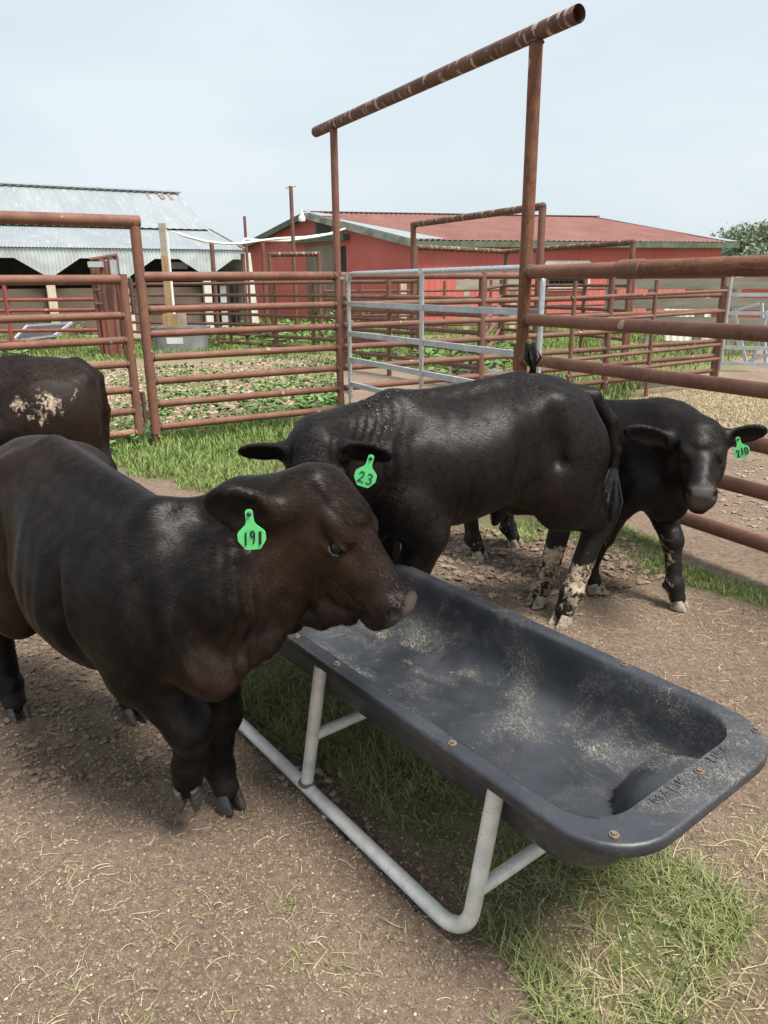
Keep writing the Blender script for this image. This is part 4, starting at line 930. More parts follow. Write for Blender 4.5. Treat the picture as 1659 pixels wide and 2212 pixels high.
frame('small rusty pipe doorway frame before the gable of the red barn', [dp(583, 548, 20.5), dp(688, 548, 20.5)], 2.34, .062)
def run(label, pts, zs, r, mat='rust_far', pz=1.65, pr=.045, name='pipe_fence'):
    o = thing(name, label, 'fence', pts[0]*V3(1, 1, 0), 'rusty pipe fencing')
    for a, b in zip(pts[:-1], pts[1:]):
        for z in zs: pipe('rail', a*V3(1, 1, 0)+V3(0, 0, z), b*V3(1, 1, 0)+V3(0, 0, z), r, mat, o, 4, 8)
    for p in pts: post(p*V3(1, 1, 0), pz, pr, mat, o)
    return o
ZF = [1.62, 1.33, 1.10, .85, .60, .34, .12]
run('far rusty pipe fence behind the water tank, bending towards the gate', [dp(255, 640, 21.5), dp(493, 640, 20), dp(592, 640, 18.9), dp(674, 640, 18), dp(745, 640, 17.2), dp(905, 640, 15.4)], ZF, .040)
run('far rusty pipe fence along the foot of the red barn wall', [dp(700, 640, 25), dp(780, 640, 24.4), dp(862, 640, 24), dp(960, 640, 24), dp(1060, 640, 24.2), dp(1180, 640, 24.5), dp(1330, 640, 25)], [1.35, 1.1, .85, .6, .3], .038)
run('rusty pipe fence closing the alley between the two overhead frames', [dp(1040, 640, 11.2), dp(1082, 640, 19.6), dp(1262, 640, 17.2), dp(1365, 640, 15.6)], [1.5, 1.25, 1.0, .72, .42], .038)
run('rusty pipe fence in the back pen between gate post and barn', [dp(742, 640, 14.5), dp(840, 640, 13.4), dp(1045, 640, 11.3)], [1.36, 1.12, .86, .60, .34], .036)
# red panel and handling chute at the left
run('faded red pen panel behind the left pipe gate', [dp(-120, 640, 18.6), dp(12, 640, 18.6), dp(257, 640, 18.6)], [1.66, 1.28, 1.03, .55, .29, .25], .042, 'rust_red', 1.7, .055, 'pen_fence')
ch = thing('cattle_chute', 'upright rusty tube headgate of a cattle chute behind the left pipe gate', 'cattle chute', dp(232, 700, 17.6)*V3(1, 1, 0))
def cp(px, d): return dp(px, 640, d)*V3(1, 1, 0)
for px, d, z in ((207, 17.4, 2.12), (217, 17.9, 2.15), (227, 17.3, 2.18), (236, 17.8, 2.15), (246, 17.3, 2.2), (259, 17.6, 2.22)): pipe('post', cp(px, d), cp(px, d)+V3(0, 0, z), .055, 'rust_far', ch, 4, 10)
pipe('crossbar', cp(205, 17.4)+V3(0, 0, 2.15), cp(262, 17.4)+V3(0, 0, 2.24), .05, 'rust_far', ch, 3, 10)
mb = MB(); mb.box(cp(215, 17.2)+V3(0, 0, 2.05), V3(.16, 0, 0), V3(0, .05, 0), V3(0, 0, .06)); mb.build('latch_bar', 'galv', ch, smooth=False); mb = MB(); mb.box(cp(253, 17.1)+V3(0, 0, 1.95), V3(.06, 0, 0), V3(0, .05, 0), V3(0, 0, .18)); mb.build('head_catch', 'galv', ch, smooth=False)
mb = MB(); mb.box(cp(228, 17.3)+V3(0, 0, .55), V3(.15, 0, 0), V3(0, .02, 0), V3(0, 0, .5)); mb.build('side_panel', 'rust_red', ch, smooth=False)
for z in (.9, 1.2, 1.5): pipe('rung', cp(207, 17.35)+V3(0, 0, z), cp(227, 17.3)+V3(0, 0, z), .03, 'rust_far', ch, 2, 8)
# standing poles
for px, d, zt_, r, lb in ((457, 20.6, None, .06, 'thick rusty pole before the zigzag eave of the metal barn'), (524, 21.5, None, .06, 'short rusty pole beside the white corner of the metal barn'), (567, 22, None, .06, 'rusty pole standing before the left end of the red gable'),
                          (528, 23, 467, .042, 'thin tall rusty pole above the gap between the barns'), (628, 22, 402, .055, 'tallest thin rusty pole, before the red gable, with wire at its tip')):
    top = {457: 526, 524: 548, 567: 524}.get(px, zt_); p = dp(px, top, d); o = thing('steel_pole', lb, 'pole', p*V3(1, 1, 0), 'standing steel poles')
    pipe('shaft', p*V3(1, 1, 0), p, r, 'rust_far', o, 6, 10)
    if px == 628: mb = MB(); mb.tube([p+V3(-.14, 0, -.06), p+V3(-.05, 0, .0), p+V3(.06, 0, -.02), p+V3(.15, 0, .01)], .02, 6); mb.build('wire_tie', 'galv', o)
# galvanised gate, planks and loose sheet at the far right
g2 = thing('galvanized_gate', 'second galvanised gate at the far right edge beyond the pipe fence', 'gate', dp(1620, 700, 12)*V3(1, 1, 0))
ga, gb = dp(1568, 700, 12.0)*V3(1, 1, 0), dp(1800, 700, 11.4)*V3(1, 1, 0)
for z in (1.37, 1.09, .56, .31): mb = MB(); mb.bar(ga+V3(0, 0, z), gb+V3(0, 0, z), .03, .055); mb.build('rail', 'galv', g2, smooth=False)
for p in (ga, gb): mb = MB(); mb.tube([p+V3(0, 0, .2), p+V3(0, 0, 1.65)], .025, 10); mb.build('upright', 'galv_shiny', g2)
g3 = thing('gate_frame', 'loose galvanised gate frames leaning in the far right corner', 'gate frame', dp(1620, 700, 13.5)*V3(1, 1, 0))
for a, b in (((1585, 668), (1612, 786)), ((1645, 655), (1655, 790)), ((1585, 672), (1640, 655)), ((1605, 785), (1659, 765)), ((1590, 738), (1659, 720)), ((1622, 790), (1659, 672))):
    mb = MB(); mb.bar(dp(*a, 13.5), dp(*b, 13.3), .04, .05); mb.build('rail', 'galv', g3, smooth=False)
pf = thing('plank_fence', 'weathered grey wooden plank fence on posts at the far right', 'fence', dp(1450, 700, 17.5)*V3(1, 1, 0))
pa, pb = dp(1312, 640, 18.2)*V3(1, 1, 0), dp(1760, 640, 15.8)*V3(1, 1, 0)
for z in (1.52, 1.09, .68): mb = MB(); mb.bar(pa+V3(0, 0, z), pb+V3(0, 0, z), .05, .24); mb.build('plank', 'grey_plank', pf, smooth=False)
for t in (.02, .25, .5, .66, .85, 1): p = pa+(pb-pa)*t+V3(0, .12, 0); mb = MB(); mb.bar(p, p+V3(0, 0, 1.75), .16, .16); mb.build('post', 'grey_plank', pf, smooth=False)
pf = thing('plank_fence', 'short pale wooden rail on posts against the red barn wall', 'fence', dp(1040, 700, 25.6)*V3(1, 1, 0))
pa, pb = dp(985, 615, 25.6), dp(1130, 613, 25.8)
mb = MB(); mb.bar(pa, pb, .06, .30); mb.build('plank', 'grey_plank', pf, smooth=False)
for px in (872, 1008, 1108): p = dp(px, 640, 26)*V3(1, 1, 0); mb = MB(); mb.bar(p, p+V3(0, 0, 1.7), .2, .2); mb.build('post', 'pale_wood', pf, smooth=False)
gp_ = thing('steel_pole', 'dark green post by the red barn wall', 'pole', dp(1126, 640, 25)*V3(1, 1, 0)); pipe('shaft', dp(1126, 640, 25)*V3(1, 1, 0), dp(1126, 600, 25), .05, 'green_trim', gp_, 2, 8)
# ------------------------------------------------------------------ buildings
Z = lambda z: V3(0, 0, z)
def wave_sheet(a0, a1, b0, b1, period, amp, nrm, col=None):
    """corrugated sheet: ribs run from edge a0-a1 to edge b0-b1; col(t) gives the part of the way to the b edge"""
    L_ = np.linalg.norm(np.array(a1)-a0); n = max(8, int(L_/period*4)); mb = MB(); nrm = unit(nrm)
    for i in range(n+1):
        t = i/n; h = nrm*(amp*math.sin(2*math.pi*t*L_/period)); A = np.array(a0)+(np.array(a1)-a0)*t; Bq = np.array(b0)+(np.array(b1)-b0)*t; f = 1 if col is None else col(t*L_)
        mb.v += [A+h, A+(Bq-A)*f+h]
    for i in range(n): mb.f.append((2*i, 2*i+1, 2*i+3, 2*i+2)); x0_, x1_ = L_*i/n, L_*(i+1)/n; mb.uv += [(x0_, 0), (x0_, 4), (x1_, 4), (x1_, 0)]
    return mb
# --- red barn
E0, E1, R0, R1 = dp(893, 518, 28), dp(1597, 523, 31.8), dp(656, 455, 33), dp(1290, 472, 36.8)
ez = (E0[2]+E1[2])/2; rz = (R0[2]+R1[2])/2
for p, z in ((E0, ez), (E1, ez), (R0, rz), (R1, rz)): p[2] = z
F0, F1 = R0+(R0-E0)*V3(1, 1, 0)-Z(rz-ez), R1+(R1-E1)*V3(1, 1, 0)-Z(rz-ez)
ub = unit((E1-E0)*V3(1, 1, 0)); gb_ = unit((F0-E0)*V3(1, 1, 0))
barn = thing('barn', 'long low red barn with a rusty red metal roof and green trim', 'barn', ((E0+E1+F0+F1)/4)*V3(1, 1, 0))
nr = unit(np.cross(E1-E0, R0-E0)); nr = nr if nr[2] > 0 else -nr
nf = unit(np.cross(F1-F0, R0-F0)); nf = nf if nf[2] > 0 else -nf
roof = wave_sheet(R0, R1, E0, E1, .22, .018, nr).build('roof', 'roof_red', barn, sharp=False)
wave_sheet(R0, R1, F0, F1, .22, .018, nf).build('roof', 'roof_red', barn, sharp=False)
mb = MB(); mb.bar(R0+nr*.03-ub*.05, R1+nr*.03+ub*.05, .30, .03); mb.build('ridge_cap', 'roof_red', roof, smooth=False)
# bare zinc sheets patched along the near roof edge, and at the far end
def strip(P0, P1, w0, w1, d): return [P0+nr*.03, P0+d*w0+nr*.03, P1+d*w1+nr*.03, P1+nr*.03]
mb = MB(); mb.slab(strip(R0+(E0-R0)*.30, E0-(E0-R0)*.02, .25, 1.35, ub), nr, .008); mb.build('patch_sheet', 'roof_zinc', roof, smooth=False); mb = MB(); mb.slab(strip(R0+(E0-R0)*.02, R0+(E0-R0)*.17, .5, .9, ub), nr, .008); mb.build('patch_sheet', 'roof_zinc', roof, smooth=False); mb = MB(); mb.slab([R1+nr*.03, E1+nr*.03, E1+nr*.03-ub*.55, R1+nr*.03-ub*.25], nr, .008); mb.build('patch_sheet', 'roof_zinc', roof, smooth=False)
wi = .42; W0, W1 = E0+ub*wi+gb_*.35, E1-ub*wi+gb_*.35; X0, X1 = F0+ub*wi-gb_*.35, F1-ub*wi-gb_*.35; RW0 = R0+ub*wi
def wz(p, z): return p*V3(1, 1, 0)+Z(z)
def rise(p): d = abs((p-RW0)@gb_)/(np.linalg.norm((E0-R0)*V3(1, 1, 0))); return rz-(rz-ez)*d-.06
mb = MB(); mb.slab([wz(W0, -.1), wz(W0, rise(W0)), wz(RW0, rz-.08), wz(X0, rise(X0)), wz(X0, -.1)], -ub, .12); mb.build('wall', 'barn_red', barn, smooth=False)
nwall = unit(np.cross(ub, Z(1))); nwall = nwall if nwall[1] < 0 else -nwall
wave_sheet(wz(W0, rise(W0)), wz(W1, rise(W0)), wz(W0, -.1), wz(W1, -.1), .23, .014, nwall).build('wall', 'barn_red', barn, sharp=False)
mb = MB(); mb.slab([wz(X1, -.1), wz(X1, rise(X0)), wz(X0, rise(X0)), wz(X0, -.1)], -nwall, .1); mb.build('wall', 'barn_red', barn, smooth=False)
mb = MB(); mb.slab([wz(W1, -.1), wz(W1, rise(W1)), wz(R1-ub*wi, rz-.08), wz(X1, rise(X1)), wz(X1, -.1)], ub, .1); mb.build('wall', 'barn_red', barn, smooth=False)
mb = MB(); mb.bar(E0-Z(.13)+nwall*.03, E1-Z(.13)+nwall*.03, .04, .20); mb.build('fascia', 'green_trim', barn, smooth=False)
mb = MB(); mb.bar(R0-Z(.12)-ub*.03, E0-Z(.12)-ub*.03, .04, .24); mb.build('fascia', 'worn_trim', barn, smooth=False)
mb = MB(); mb.bar(R0-Z(.12)-ub*.03, F0-Z(.12)-ub*.03, .04, .24); mb.build('fascia', 'green_trim', barn, smooth=False)
soff = MB(); soff.quad(E0-Z(.2), E0-Z(.2)+ub*wi+gb_*.35, E1-Z(.2)-ub*wi+gb_*.35, E1-Z(.2)); soff.build('soffit', 'dark_and_shade', barn, smooth=False)
gw = W0-ub*.0
def onw(px, py, o=0): p = onplane(px, py, gw, gb_); return p-ub*o
def panel(name, mat, px0, py0, px1, py1, o, t, parent, z0=None, z1=None):
    a, b = onw(px0, py0), onw(px1, py1); za, zb = (a[2] if z1 is None else z1), (b[2] if z0 is None else z0); mb = MB(); mb.slab([wz(a-ub*o, zb), wz(a-ub*o, za), wz(b-ub*o, za), wz(b-ub*o, zb)], -ub, t); return mb.build(name, mat, parent, smooth=False)
dr_ = panel('door', 'old_plank', 661, 532, 728, 640, .03, .04, barn, z0=0)
panel('opening', 'dark_and_shade', 736, 532, 750, 640, .012, .03, barn, z0=0)  # no hole: dark slab on the wall painted as the shade inside a doorway
a, b = onw(638, 522, .18), onw(758, 512, .18); zc = (a[2]+b[2])/2; mb = MB(); mb.bar(wz(a, zc), wz(b, zc), .34, .22); mb.build('awning', 'green_trim', barn, smooth=False)
wn_ = panel('window', 'green_trim', 682, 478, 716, 503, .03, .05, barn); panel('pane', 'dark_glass', 686, 481, 712, 500, .045, .02, wn_)
def onl(px, py): return onplane(px, py, W0, ub)
a, b = onl(1176, 590), onl(1268, 622); mb = MB(); zb_, za_ = b[2]-.02, b[2]+.95
for p, q in ((wz(a, zb_), wz(b, zb_)), (wz(a, za_), wz(b, za_)), (wz(a, zb_), wz(a, za_)), (wz(b, zb_), wz(b, za_))): mb.bar(p+nwall*.05, q+nwall*.05, .08, .14, nwall if abs((q-p)[2]) > .1 else (0, 0, 1))
w2 = mb.build('window', 'white_paint', barn, smooth=False)
mb = MB(); mb.slab([wz(a, zb_)+nwall*.03, wz(b, zb_)+nwall*.03, wz(b, za_)+nwall*.03, wz(a, za_)+nwall*.03], nwall, .02); mb.build('pane', 'dark_glass', w2, smooth=False)
mb = MB()
for i in range(1, 9): p = a+(b-a)*i/9; mb.bar(wz(p, zb_)+nwall*.055, wz(p, za_)+nwall*.055, .02, .02, nwall)
for i in range(1, 6): z = zb_+(za_-zb_)*i/6; mb.bar(wz(a, z)+nwall*.055, wz(b, z)+nwall*.055, .02, .02)
mb.build('grille', 'dark_and_shade', w2, smooth=False)
# yard light under the peak
lp0 = dp(652, 468, 32.2); yl = thing('yard_light', 'white dusk-to-dawn yard light under the peak of the red gable', 'lamp', lp0)
mb = MB(); mb.tube([lp0+Z(.20), lp0+Z(.12), lp0+Z(.02)], [.06, .08, .11], 14); mb.ball(lp0+Z(.22), (.04, .04, .06), 12, 8); mb.build('housing', 'white_paint', yl)
mb = MB(); mb.tube([lp0+Z(.02), lp0-Z(.05), lp0-Z(.18), lp0-Z(.21)], [.12, .15, .13, .04], 16); mb.build('lens', 'lamp_lens', yl)
mb = MB(); mb.tube([lp0+Z(.14), lp0+Z(.2)+V3(.3, .4, 0), R0-Z(.25)-ub*.05], .035, 8); mb.build('arm', 'galv', yl)
# --- metal barn
u2 = V3(.865, .5, 0); b2 = V3(-.5, .865, 0); RE2 = dp(527, 541, 28)*V3(1, 1, 0); LM = 15.0; ZE, ZK, ZR = 2.77, 3.70, 5.42
mbn = thing('barn', 'grey corrugated metal barn with an open front and zigzag eave', 'barn', RE2-u2*7+b2*7)
def mp_(s, b, z): return RE2+u2*s+b2*b+Z(z)
rf_ = wave_sheet(mp_(-LM, 7.9, ZR), mp_(0, 7.9, ZR), mp_(-LM, 3.9, ZK), mp_(0, 3.9, ZK), .30, .012, V3(0, 0, 1)).build('roof', 'roof_zinc', mbn, sharp=False)
wave_sheet(mp_(-LM, 4.1, ZK-.03), mp_(0, 4.1, ZK-.03), mp_(-LM, -.12, ZE), mp_(0, -.12, ZE), .10, .014, V3(0, 0, 1)).build('roof', 'roof_zinc', mbn, sharp=False)
wave_sheet(mp_(-LM, 7.9, ZR), mp_(0, 7.9, ZR), mp_(-LM, 15.8, ZE), mp_(0, 15.8, ZE), .30, .012, V3(0, 0, 1)).build('roof', 'roof_zinc', mbn, sharp=False)
mb = MB(); mb.bar(mp_(-LM-.1, 7.9, ZR+.05), mp_(.1, 7.9, ZR+.05), .45, .05); mb.build('ridge_cap', 'galv', rf_, smooth=False)
mb = MB()
for s0, w, d in ((-.55, .10, .75), (-.80, .06, .6), (-.95, .12, .7), (-1.45, .05, .7)): mb.slab([mp_(s0, 7.75, ZR-.04), mp_(s0+w, 7.75, ZR-.04), mp_(s0+w, 7.75-d, ZR-.04-d*.43), mp_(s0, 7.75-d, ZR-.04-d*.43)], V3(0, 0, 1), .01)
rs = mb.build('rusted_sheet', 'zinc_rust', rf_, smooth=False); rs.location.z += .015
mb = MB(); mb.bar(mp_(.03, 3.9, ZK+.02), mp_(.03, -.1, ZE+.03), .06, .05); mb.build('edge_trim', 'zinc_rust', rf_, smooth=False)
apex = [-2.9+0*0]; pxs = (444, 269, 101); aps = [float((onplane(x, 560, RE2, u2)-RE2)@u2) for x in pxs]; aps += [aps[-1]-2.9*(i+1) for i in range(3)]
def cut(t):
    s = t-LM; d = min(abs(s-a_) for a_ in aps); return (.30+.62*max(0, .97-d)/.97)/.95
wave_sheet(mp_(-LM, -.06, ZE-.02), mp_(0, -.06, ZE-.02), mp_(-LM, -.06, ZE-.97), mp_(0, -.06, ZE-.97), .115, .016, -b2, cut).build('eave_skirt', 'fascia_zinc', mbn, sharp=False)
for a_ in aps: mb = MB(); mb.bar(mp_(a_, .1, -.05), mp_(a_, .1, 2.3), .26, .2, b2); mb.build('post', 'white_paint' if a_ > -4 else 'pale_wood', mbn, smooth=False)
mb = MB(); mb.bar(mp_(.25, .0, -.05), mp_(.05, .0, ZE-.1), .34, .1, b2); mb.build('corner_board', 'white_paint', mbn, smooth=False)
for a_, b_ in zip([.0]+aps[:-1], aps):
    z1_ = 1.52
    if abs(a_) < .01: continue
    mb = MB(); mb.slab([mp_(b_+.14, .3, -.05), mp_(b_+.14, .3, z1_), mp_(a_-.14, .3, z1_), mp_(a_-.14, .3, -.05)], -b2, .05); mb.build('stall_panel', 'ply_brown', mbn, smooth=False)
mb = MB(); mb.slab([mp_(aps[0]+.6, .5, -.05), mp_(aps[0]+.6, .5, 1.55), mp_(aps[0]+.95, .5, 1.55), mp_(aps[0]+.95, .5, -.05)], -b2, .05); mb.build('stall_panel', 'fascia_zinc', mbn, smooth=False)
mb = MB(); mb.slab([mp_(aps[0]+1.3, .8, -.05), mp_(aps[0]+1.3, .8, 1.6), mp_(-.2, .8, 1.6), mp_(-.2, .8, -.05)], -b2, .05); mb.build('stall_panel', 'old_plank', mbn, smooth=False)
# inner back wall with an opening
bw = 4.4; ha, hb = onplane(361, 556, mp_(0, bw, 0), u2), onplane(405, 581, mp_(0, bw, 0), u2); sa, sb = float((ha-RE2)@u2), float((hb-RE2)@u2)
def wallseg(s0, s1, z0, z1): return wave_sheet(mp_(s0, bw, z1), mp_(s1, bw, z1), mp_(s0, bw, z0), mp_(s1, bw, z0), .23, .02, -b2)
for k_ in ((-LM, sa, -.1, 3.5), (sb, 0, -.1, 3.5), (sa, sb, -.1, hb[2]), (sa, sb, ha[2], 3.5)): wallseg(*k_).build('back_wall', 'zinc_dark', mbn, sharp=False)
for z in (1.75, 2.5): mb = MB(); mb.bar(mp_(-LM, 2.2, z), mp_(0, 2.2, z), .1, .18); mb.build('beam', 'dark_and_shade', mbn, smooth=False)
for s in (0, -LM): mb = MB(); mb.slab([mp_(s, -.05, 0), mp_(s, -.05, ZE-.05), mp_(s, 3.9, ZK-.06), mp_(s, 7.9, ZR-.06), mp_(s, 15.7, ZE-.05), mp_(s, 15.7, 0)], u2, .05); mb.build('wall', 'fascia_zinc', mbn, smooth=False)
# dark red shed far right
sh = thing('shed', 'dark red shed wall low behind the plank fence at the right edge', 'shed', dp(1680, 700, 24)*V3(1, 1, 0))
a, b = dp(1560, 640, 24)*V3(1, 1, 0), dp(1850, 640, 22.5)*V3(1, 1, 0); mb = MB(); mb.slab([a, a+Z(1.85), b+Z(1.85), b], V3(0, -1, 0), 3); mb.build('wall', 'barn_red', sh, smooth=False)
mb = MB(); mb.slab([a+Z(1.86)-V3(.2, .3, 0), b+Z(1.86)-V3(-.2, .3, 0), b+V3(.2, 3.2, 2.3), a+V3(-.2, 3.2, 2.3)], V3(0, 0, 1), .06); mb.build('roof', 'roof_red', sh, smooth=False)
ws = thing('roofing_sheet', 'white corrugated sheet leaning behind the plank fence', 'metal sheet', dp(1484, 690, 19)*V3(1, 1, 0))
a, b = dp(1434, 633, 19.2), dp(1534, 632, 18.8); wave_sheet(a, b, wz(a, .15)-V3(0, .4, 0), wz(b, .15)-V3(0, .4, 0), .15, .015, V3(0, -1, .2)).build('sheet', 'white_paint', ws, sharp=False)
# --- water tank, blocks, post and pipe
tk = gp(385, 762); tank = thing('water_tank', 'grey oval plastic stock tank full of water in the grass', 'water tank', tk)
TZ2 = dp(385, 706, tk[1]+.25)[2]; L2_ = (dp(444, 730, tk[1])-dp(326, 730, tk[1]))[0]/2
def oval(a, b, z): return [tk+V3(0, b*.9, 0)+V3(np.sign(math.cos(t))*a*abs(math.cos(t))**.55, np.sign(math.sin(t))*b*abs(math.sin(t))**.7, z) for t in np.linspace(0, 2*math.pi, 49)[:-1]]
mb = MB(); rg = [(L2_*.94, .42, 0), (L2_*.97, .445, TZ2*.6), (L2_, .46, TZ2*.92), (L2_+.04, .50, TZ2*.93), (L2_+.05, .51, TZ2), (L2_-.02, .44, TZ2), (L2_-.05, .41, TZ2*.5)]
for a_, b_, z in rg: mb.v += oval(a_, b_, z)
for k_ in range(len(rg)-1):
    for j in range(48): mb.f.append((k_*48+j, k_*48+(j+1) % 48, (k_+1)*48+(j+1) % 48, (k_+1)*48+j)); mb.uv += [(0, 0)]*4
tb_ = mb.build('tub', 'tank_grey', tank)
for i in range(1, 6):
    x = -L2_*.8+L2_*1.6*i/6; mb = MB(); mb.bar(tk+V3(x, -.005+.02*abs(i-3), .05), tk+V3(x*1.02, -.012+.02*abs(i-3), TZ2*.9), .025, .02, (0, 1, 0)); mb.build('rib', 'tank_grey', tb_, smooth=False)
mb = MB(); mb.v = oval(L2_-.03, .43, TZ2*.9); mb.f = [tuple(range(48))]; mb.uv = [(0, 0)]*48; mb.build('water', 'water', tank, smooth=False)
lb = dp(378, 736, tk[1]-.03); mb = MB(); mb.box(lb+V3(0, -.012, 0), V3(.20, 0, 0), V3(0, .004, 0), Z(.075)); mb.build('label', 'white_paint', tank, smooth=False)
pb_, pt_ = dp(369, 690, tk[1]+.12), dp(341, 482, tk[1]+.12)
wp = thing('wooden_post', 'upright wooden board post rising out of the stock tank', 'post', tk+V3(-.1, .1, TZ2))
b1 = wz(pb_, TZ2-.02); mb = MB(); mb.bar(b1, wz(pb_, pt_[2]), .15, .09, (0, 1, 0)); mb.build('board', 'grey_plank', wp, smooth=False)
mb = MB(); mb.bar(b1+V3(.0, -.068, 0), wz(pb_, dp(350, 553, tk[1]+.12)[2])+V3(0, -.068, 0), .145, .045, (0, 1, 0)); mb.build('board', 'new_plank', wp, smooth=False)
blk = thing('wood_block', 'sawn wooden block on the stock tank rim at the foot of the board post', 'wood block', tk+V3(-.05, 0, TZ2), 'blocks on the tank')
c0 = dp(370, 692, tk[1]+.02); mb = MB(); mb.box(wz(c0, TZ2+.16), V3(.19, 0, 0), V3(0, .07, 0), Z(.155)); mb.build('block', 'new_plank', blk, smooth=False)
blk = thing('wood_block', 'smaller greyer wood block behind the sawn block on the tank', 'wood block', tk+V3(.25, .2, TZ2), 'blocks on the tank')
c0 = dp(393, 690, tk[1]+.35); mb = MB(); mb.box(wz(c0, TZ2+.16), V3(.10, 0, 0), V3(0, .06, 0), Z(.15)); mb.build('block', 'grey_plank', blk, smooth=False)
pv = thing('water_pipe', 'white plastic pipe sagging from the board post to the red barn', 'water pipe', wz(pb_, pt_[2]))
s0 = wz(pb_, 0)+V3(.10, -.02, 0); zt2 = dp(352, 495, tk[1])[2]
pth = [s0+Z(TZ2+.3), s0+Z(zt2)]+[dp(x, y, d) for x, y, d in ((400, 510, 18.6), (440, 521, 19.4), (480, 526, 20.2), (520, 526, 21), (560, 520, 22), (600, 515, 23), (660, 512, 25), (710, 505, 27), (745, 494, 28.5))]
mb = MB(); mb.tube(pth, .032, 8); mb.build('pipe', 'pvc', pv)
pth2 = [dp(x, y, d) for x, y, d in ((524, 524, 21.2), (530, 516, 21.3), (560, 519, 22), (620, 520, 23.6), (680, 512, 25.6), (728, 503, 27.5))]; mb = MB(); mb.tube(pth2, .03, 8); mb.build('pipe', 'pvc', pv)
fr = thing('pallet_frame', 'dark tilted panel with a pale frame lying before the metal barn', 'panel', dp(90, 725, 19.5)*V3(1, 1, 0))
q = [dp(28, 738, 19.6), dp(118, 727, 19.6), dp(155, 699, 21), dp(60, 705, 21)]; mb = MB(); mb.slab(q, unit(np.cross(q[1]-q[0], q[3]-q[0])), .04); mb.build('board', 'dark_and_shade', fr, smooth=False)
for i in range(4): mb = MB(); mb.bar(q[i]+Z(.02), q[(i+1) % 4]+Z(.02), .06, .06); mb.build('edge_strip', 'galv', fr, smooth=False)

# ------------------------------------------------------------------ trees
def tree(label, p, h, w, n, leaf, seed, group, lm='leaves'):
    rg_ = np.random.default_rng(seed); o = thing('broadleaf_tree', label, 'tree', p, group)
    mb = MB(); mb.tube([p-Z(.1), p+Z(h*.25), p+V3(.1, 0, h*.6)], [h*.035, h*.026, h*.012], 8)
    cl = []
    for i in range(26):
        a = rg_.random()*6.283; r = w*.46*math.sqrt(rg_.random()); z = h*(.34+.60*rg_.random()); k_ = 1-abs(z/h-.55)*1.1; c = p+V3(math.cos(a)*r*k_, math.sin(a)*r*k_, z); cl.append((c, w*(.10+.12*rg_.random())))
        if i % 3 == 0: mb.tube([p+Z(h*(.22+.2*rg_.random())), c], [h*.012, h*.004], 5)
    mb.build('trunk', 'bark', o)
    ci = rg_.integers(0, len(cl), n); C_ = np.array([cl[i][0] for i in ci]); R_ = np.array([cl[i][1] for i in ci]); d = rg_.normal(0, 1, (n, 3)); d /= np.linalg.norm(d, axis=1)[:, None]
    c = C_+d*(R_*rg_.random(n)**.4)[:, None]*V3(1, 1, .8); t = rg_.normal(0, 1, (n, 3)); t /= np.linalg.norm(t, axis=1)[:, None]; u = np.cross(t, rg_.normal(0, 1, (n, 3))); u /= np.linalg.norm(u, axis=1)[:, None]
    s = leaf*(.6+.8*rg_.random(n))[:, None]; v = np.stack([c-t*s, c+u*s*.6, c+t*s, c-u*s*.6], 1).reshape(-1, 3)
    me = meshnp('crown', v, np.arange(4*n).reshape(-1, 4), smooth=False); tint = np.clip(.25+.5*rg_.random(len(cl))[ci]+.3*(rg_.random(n)-.5), 0, 1); setattr_pt(me, 'tint', np.repeat(tint, 4)); link('crown', me, lm, o)
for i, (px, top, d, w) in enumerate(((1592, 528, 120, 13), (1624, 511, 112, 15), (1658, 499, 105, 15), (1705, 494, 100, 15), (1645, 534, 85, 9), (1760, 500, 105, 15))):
    q = dp(px, top, d); tree(['round dark tree nearest to the red barn eave on the skyline', 'middle dark tree of the far clump right of the red barn', 'tallest dark tree at the right edge beyond the red barn', 'dark tree just past the right edge of the picture', 'lighter green bushy tree before the dark clump at the right', 'dark tree well past the right edge of the picture'][i], wz(q, 0), q[2], w, 9000, .24, 40+i, 'trees beyond the red barn', 'leaves_hazed')
for i, (px, d, h) in enumerate(((366, 64, 4.6), (396, 58, 4.3))): tree(['green tree seen through the left half of the metal barn opening', 'green tree seen through the right half of the metal barn opening'][i], dp(px, 600, d)*V3(1, 1, 0), h, 7, 3000, .25, 60+i, 'trees behind the metal barn')
# ------------------------------------------------------------------ ground, grass, litter
def poly(*pts): return [tuple(gp(*p)[:2]) for p in pts]
# grass zones: (outline, density /m2, blade length, width, material kind, dryness)
UNDER = [tuple(tw(s, n, 0)[:2]) for s, n in ((-2.9, 1.13), (-1.80, 1.16), (-1.45, 1.18), (-1.25, 1.15), (-1.02, 1.10), (-.90, 1.04), (-.72, .98), (-.62, 1.08), (-.55, 1.3), (-.60, 1.62), (-.9, 1.66), (-1.3, 1.70), (-1.8, 1.66), (-2.9, 1.6))]
CORNER = poly((1130, 1900), (1290, 1860), (1480, 1830), (1659, 1740), (1800, 1700), (2000, 2300), (1300, 2400), (1120, 2212), (1230, 2120), (1150, 2010))
LEFTBAND = poly((-200, 985), (225, 955), (345, 935), (520, 905), (720, 870), (760, 880), (700, 930), (620, 1000), (560, 1062), (440, 1062), (330, 1030), (200, 990), (-200, 1040))
RIGHTBAND = poly((1110, 1130), (1300, 1115), (1400, 1165), (1520, 1215), (1659, 1270), (1800, 1340), (1800, 1400), (1659, 1325), (1540, 1290), (1430, 1245), (1290, 1205), (1190, 1180), (1090, 1160))
MIDG = poly((905, 1120), (1160, 1095), (1180, 1140), (1030, 1150))
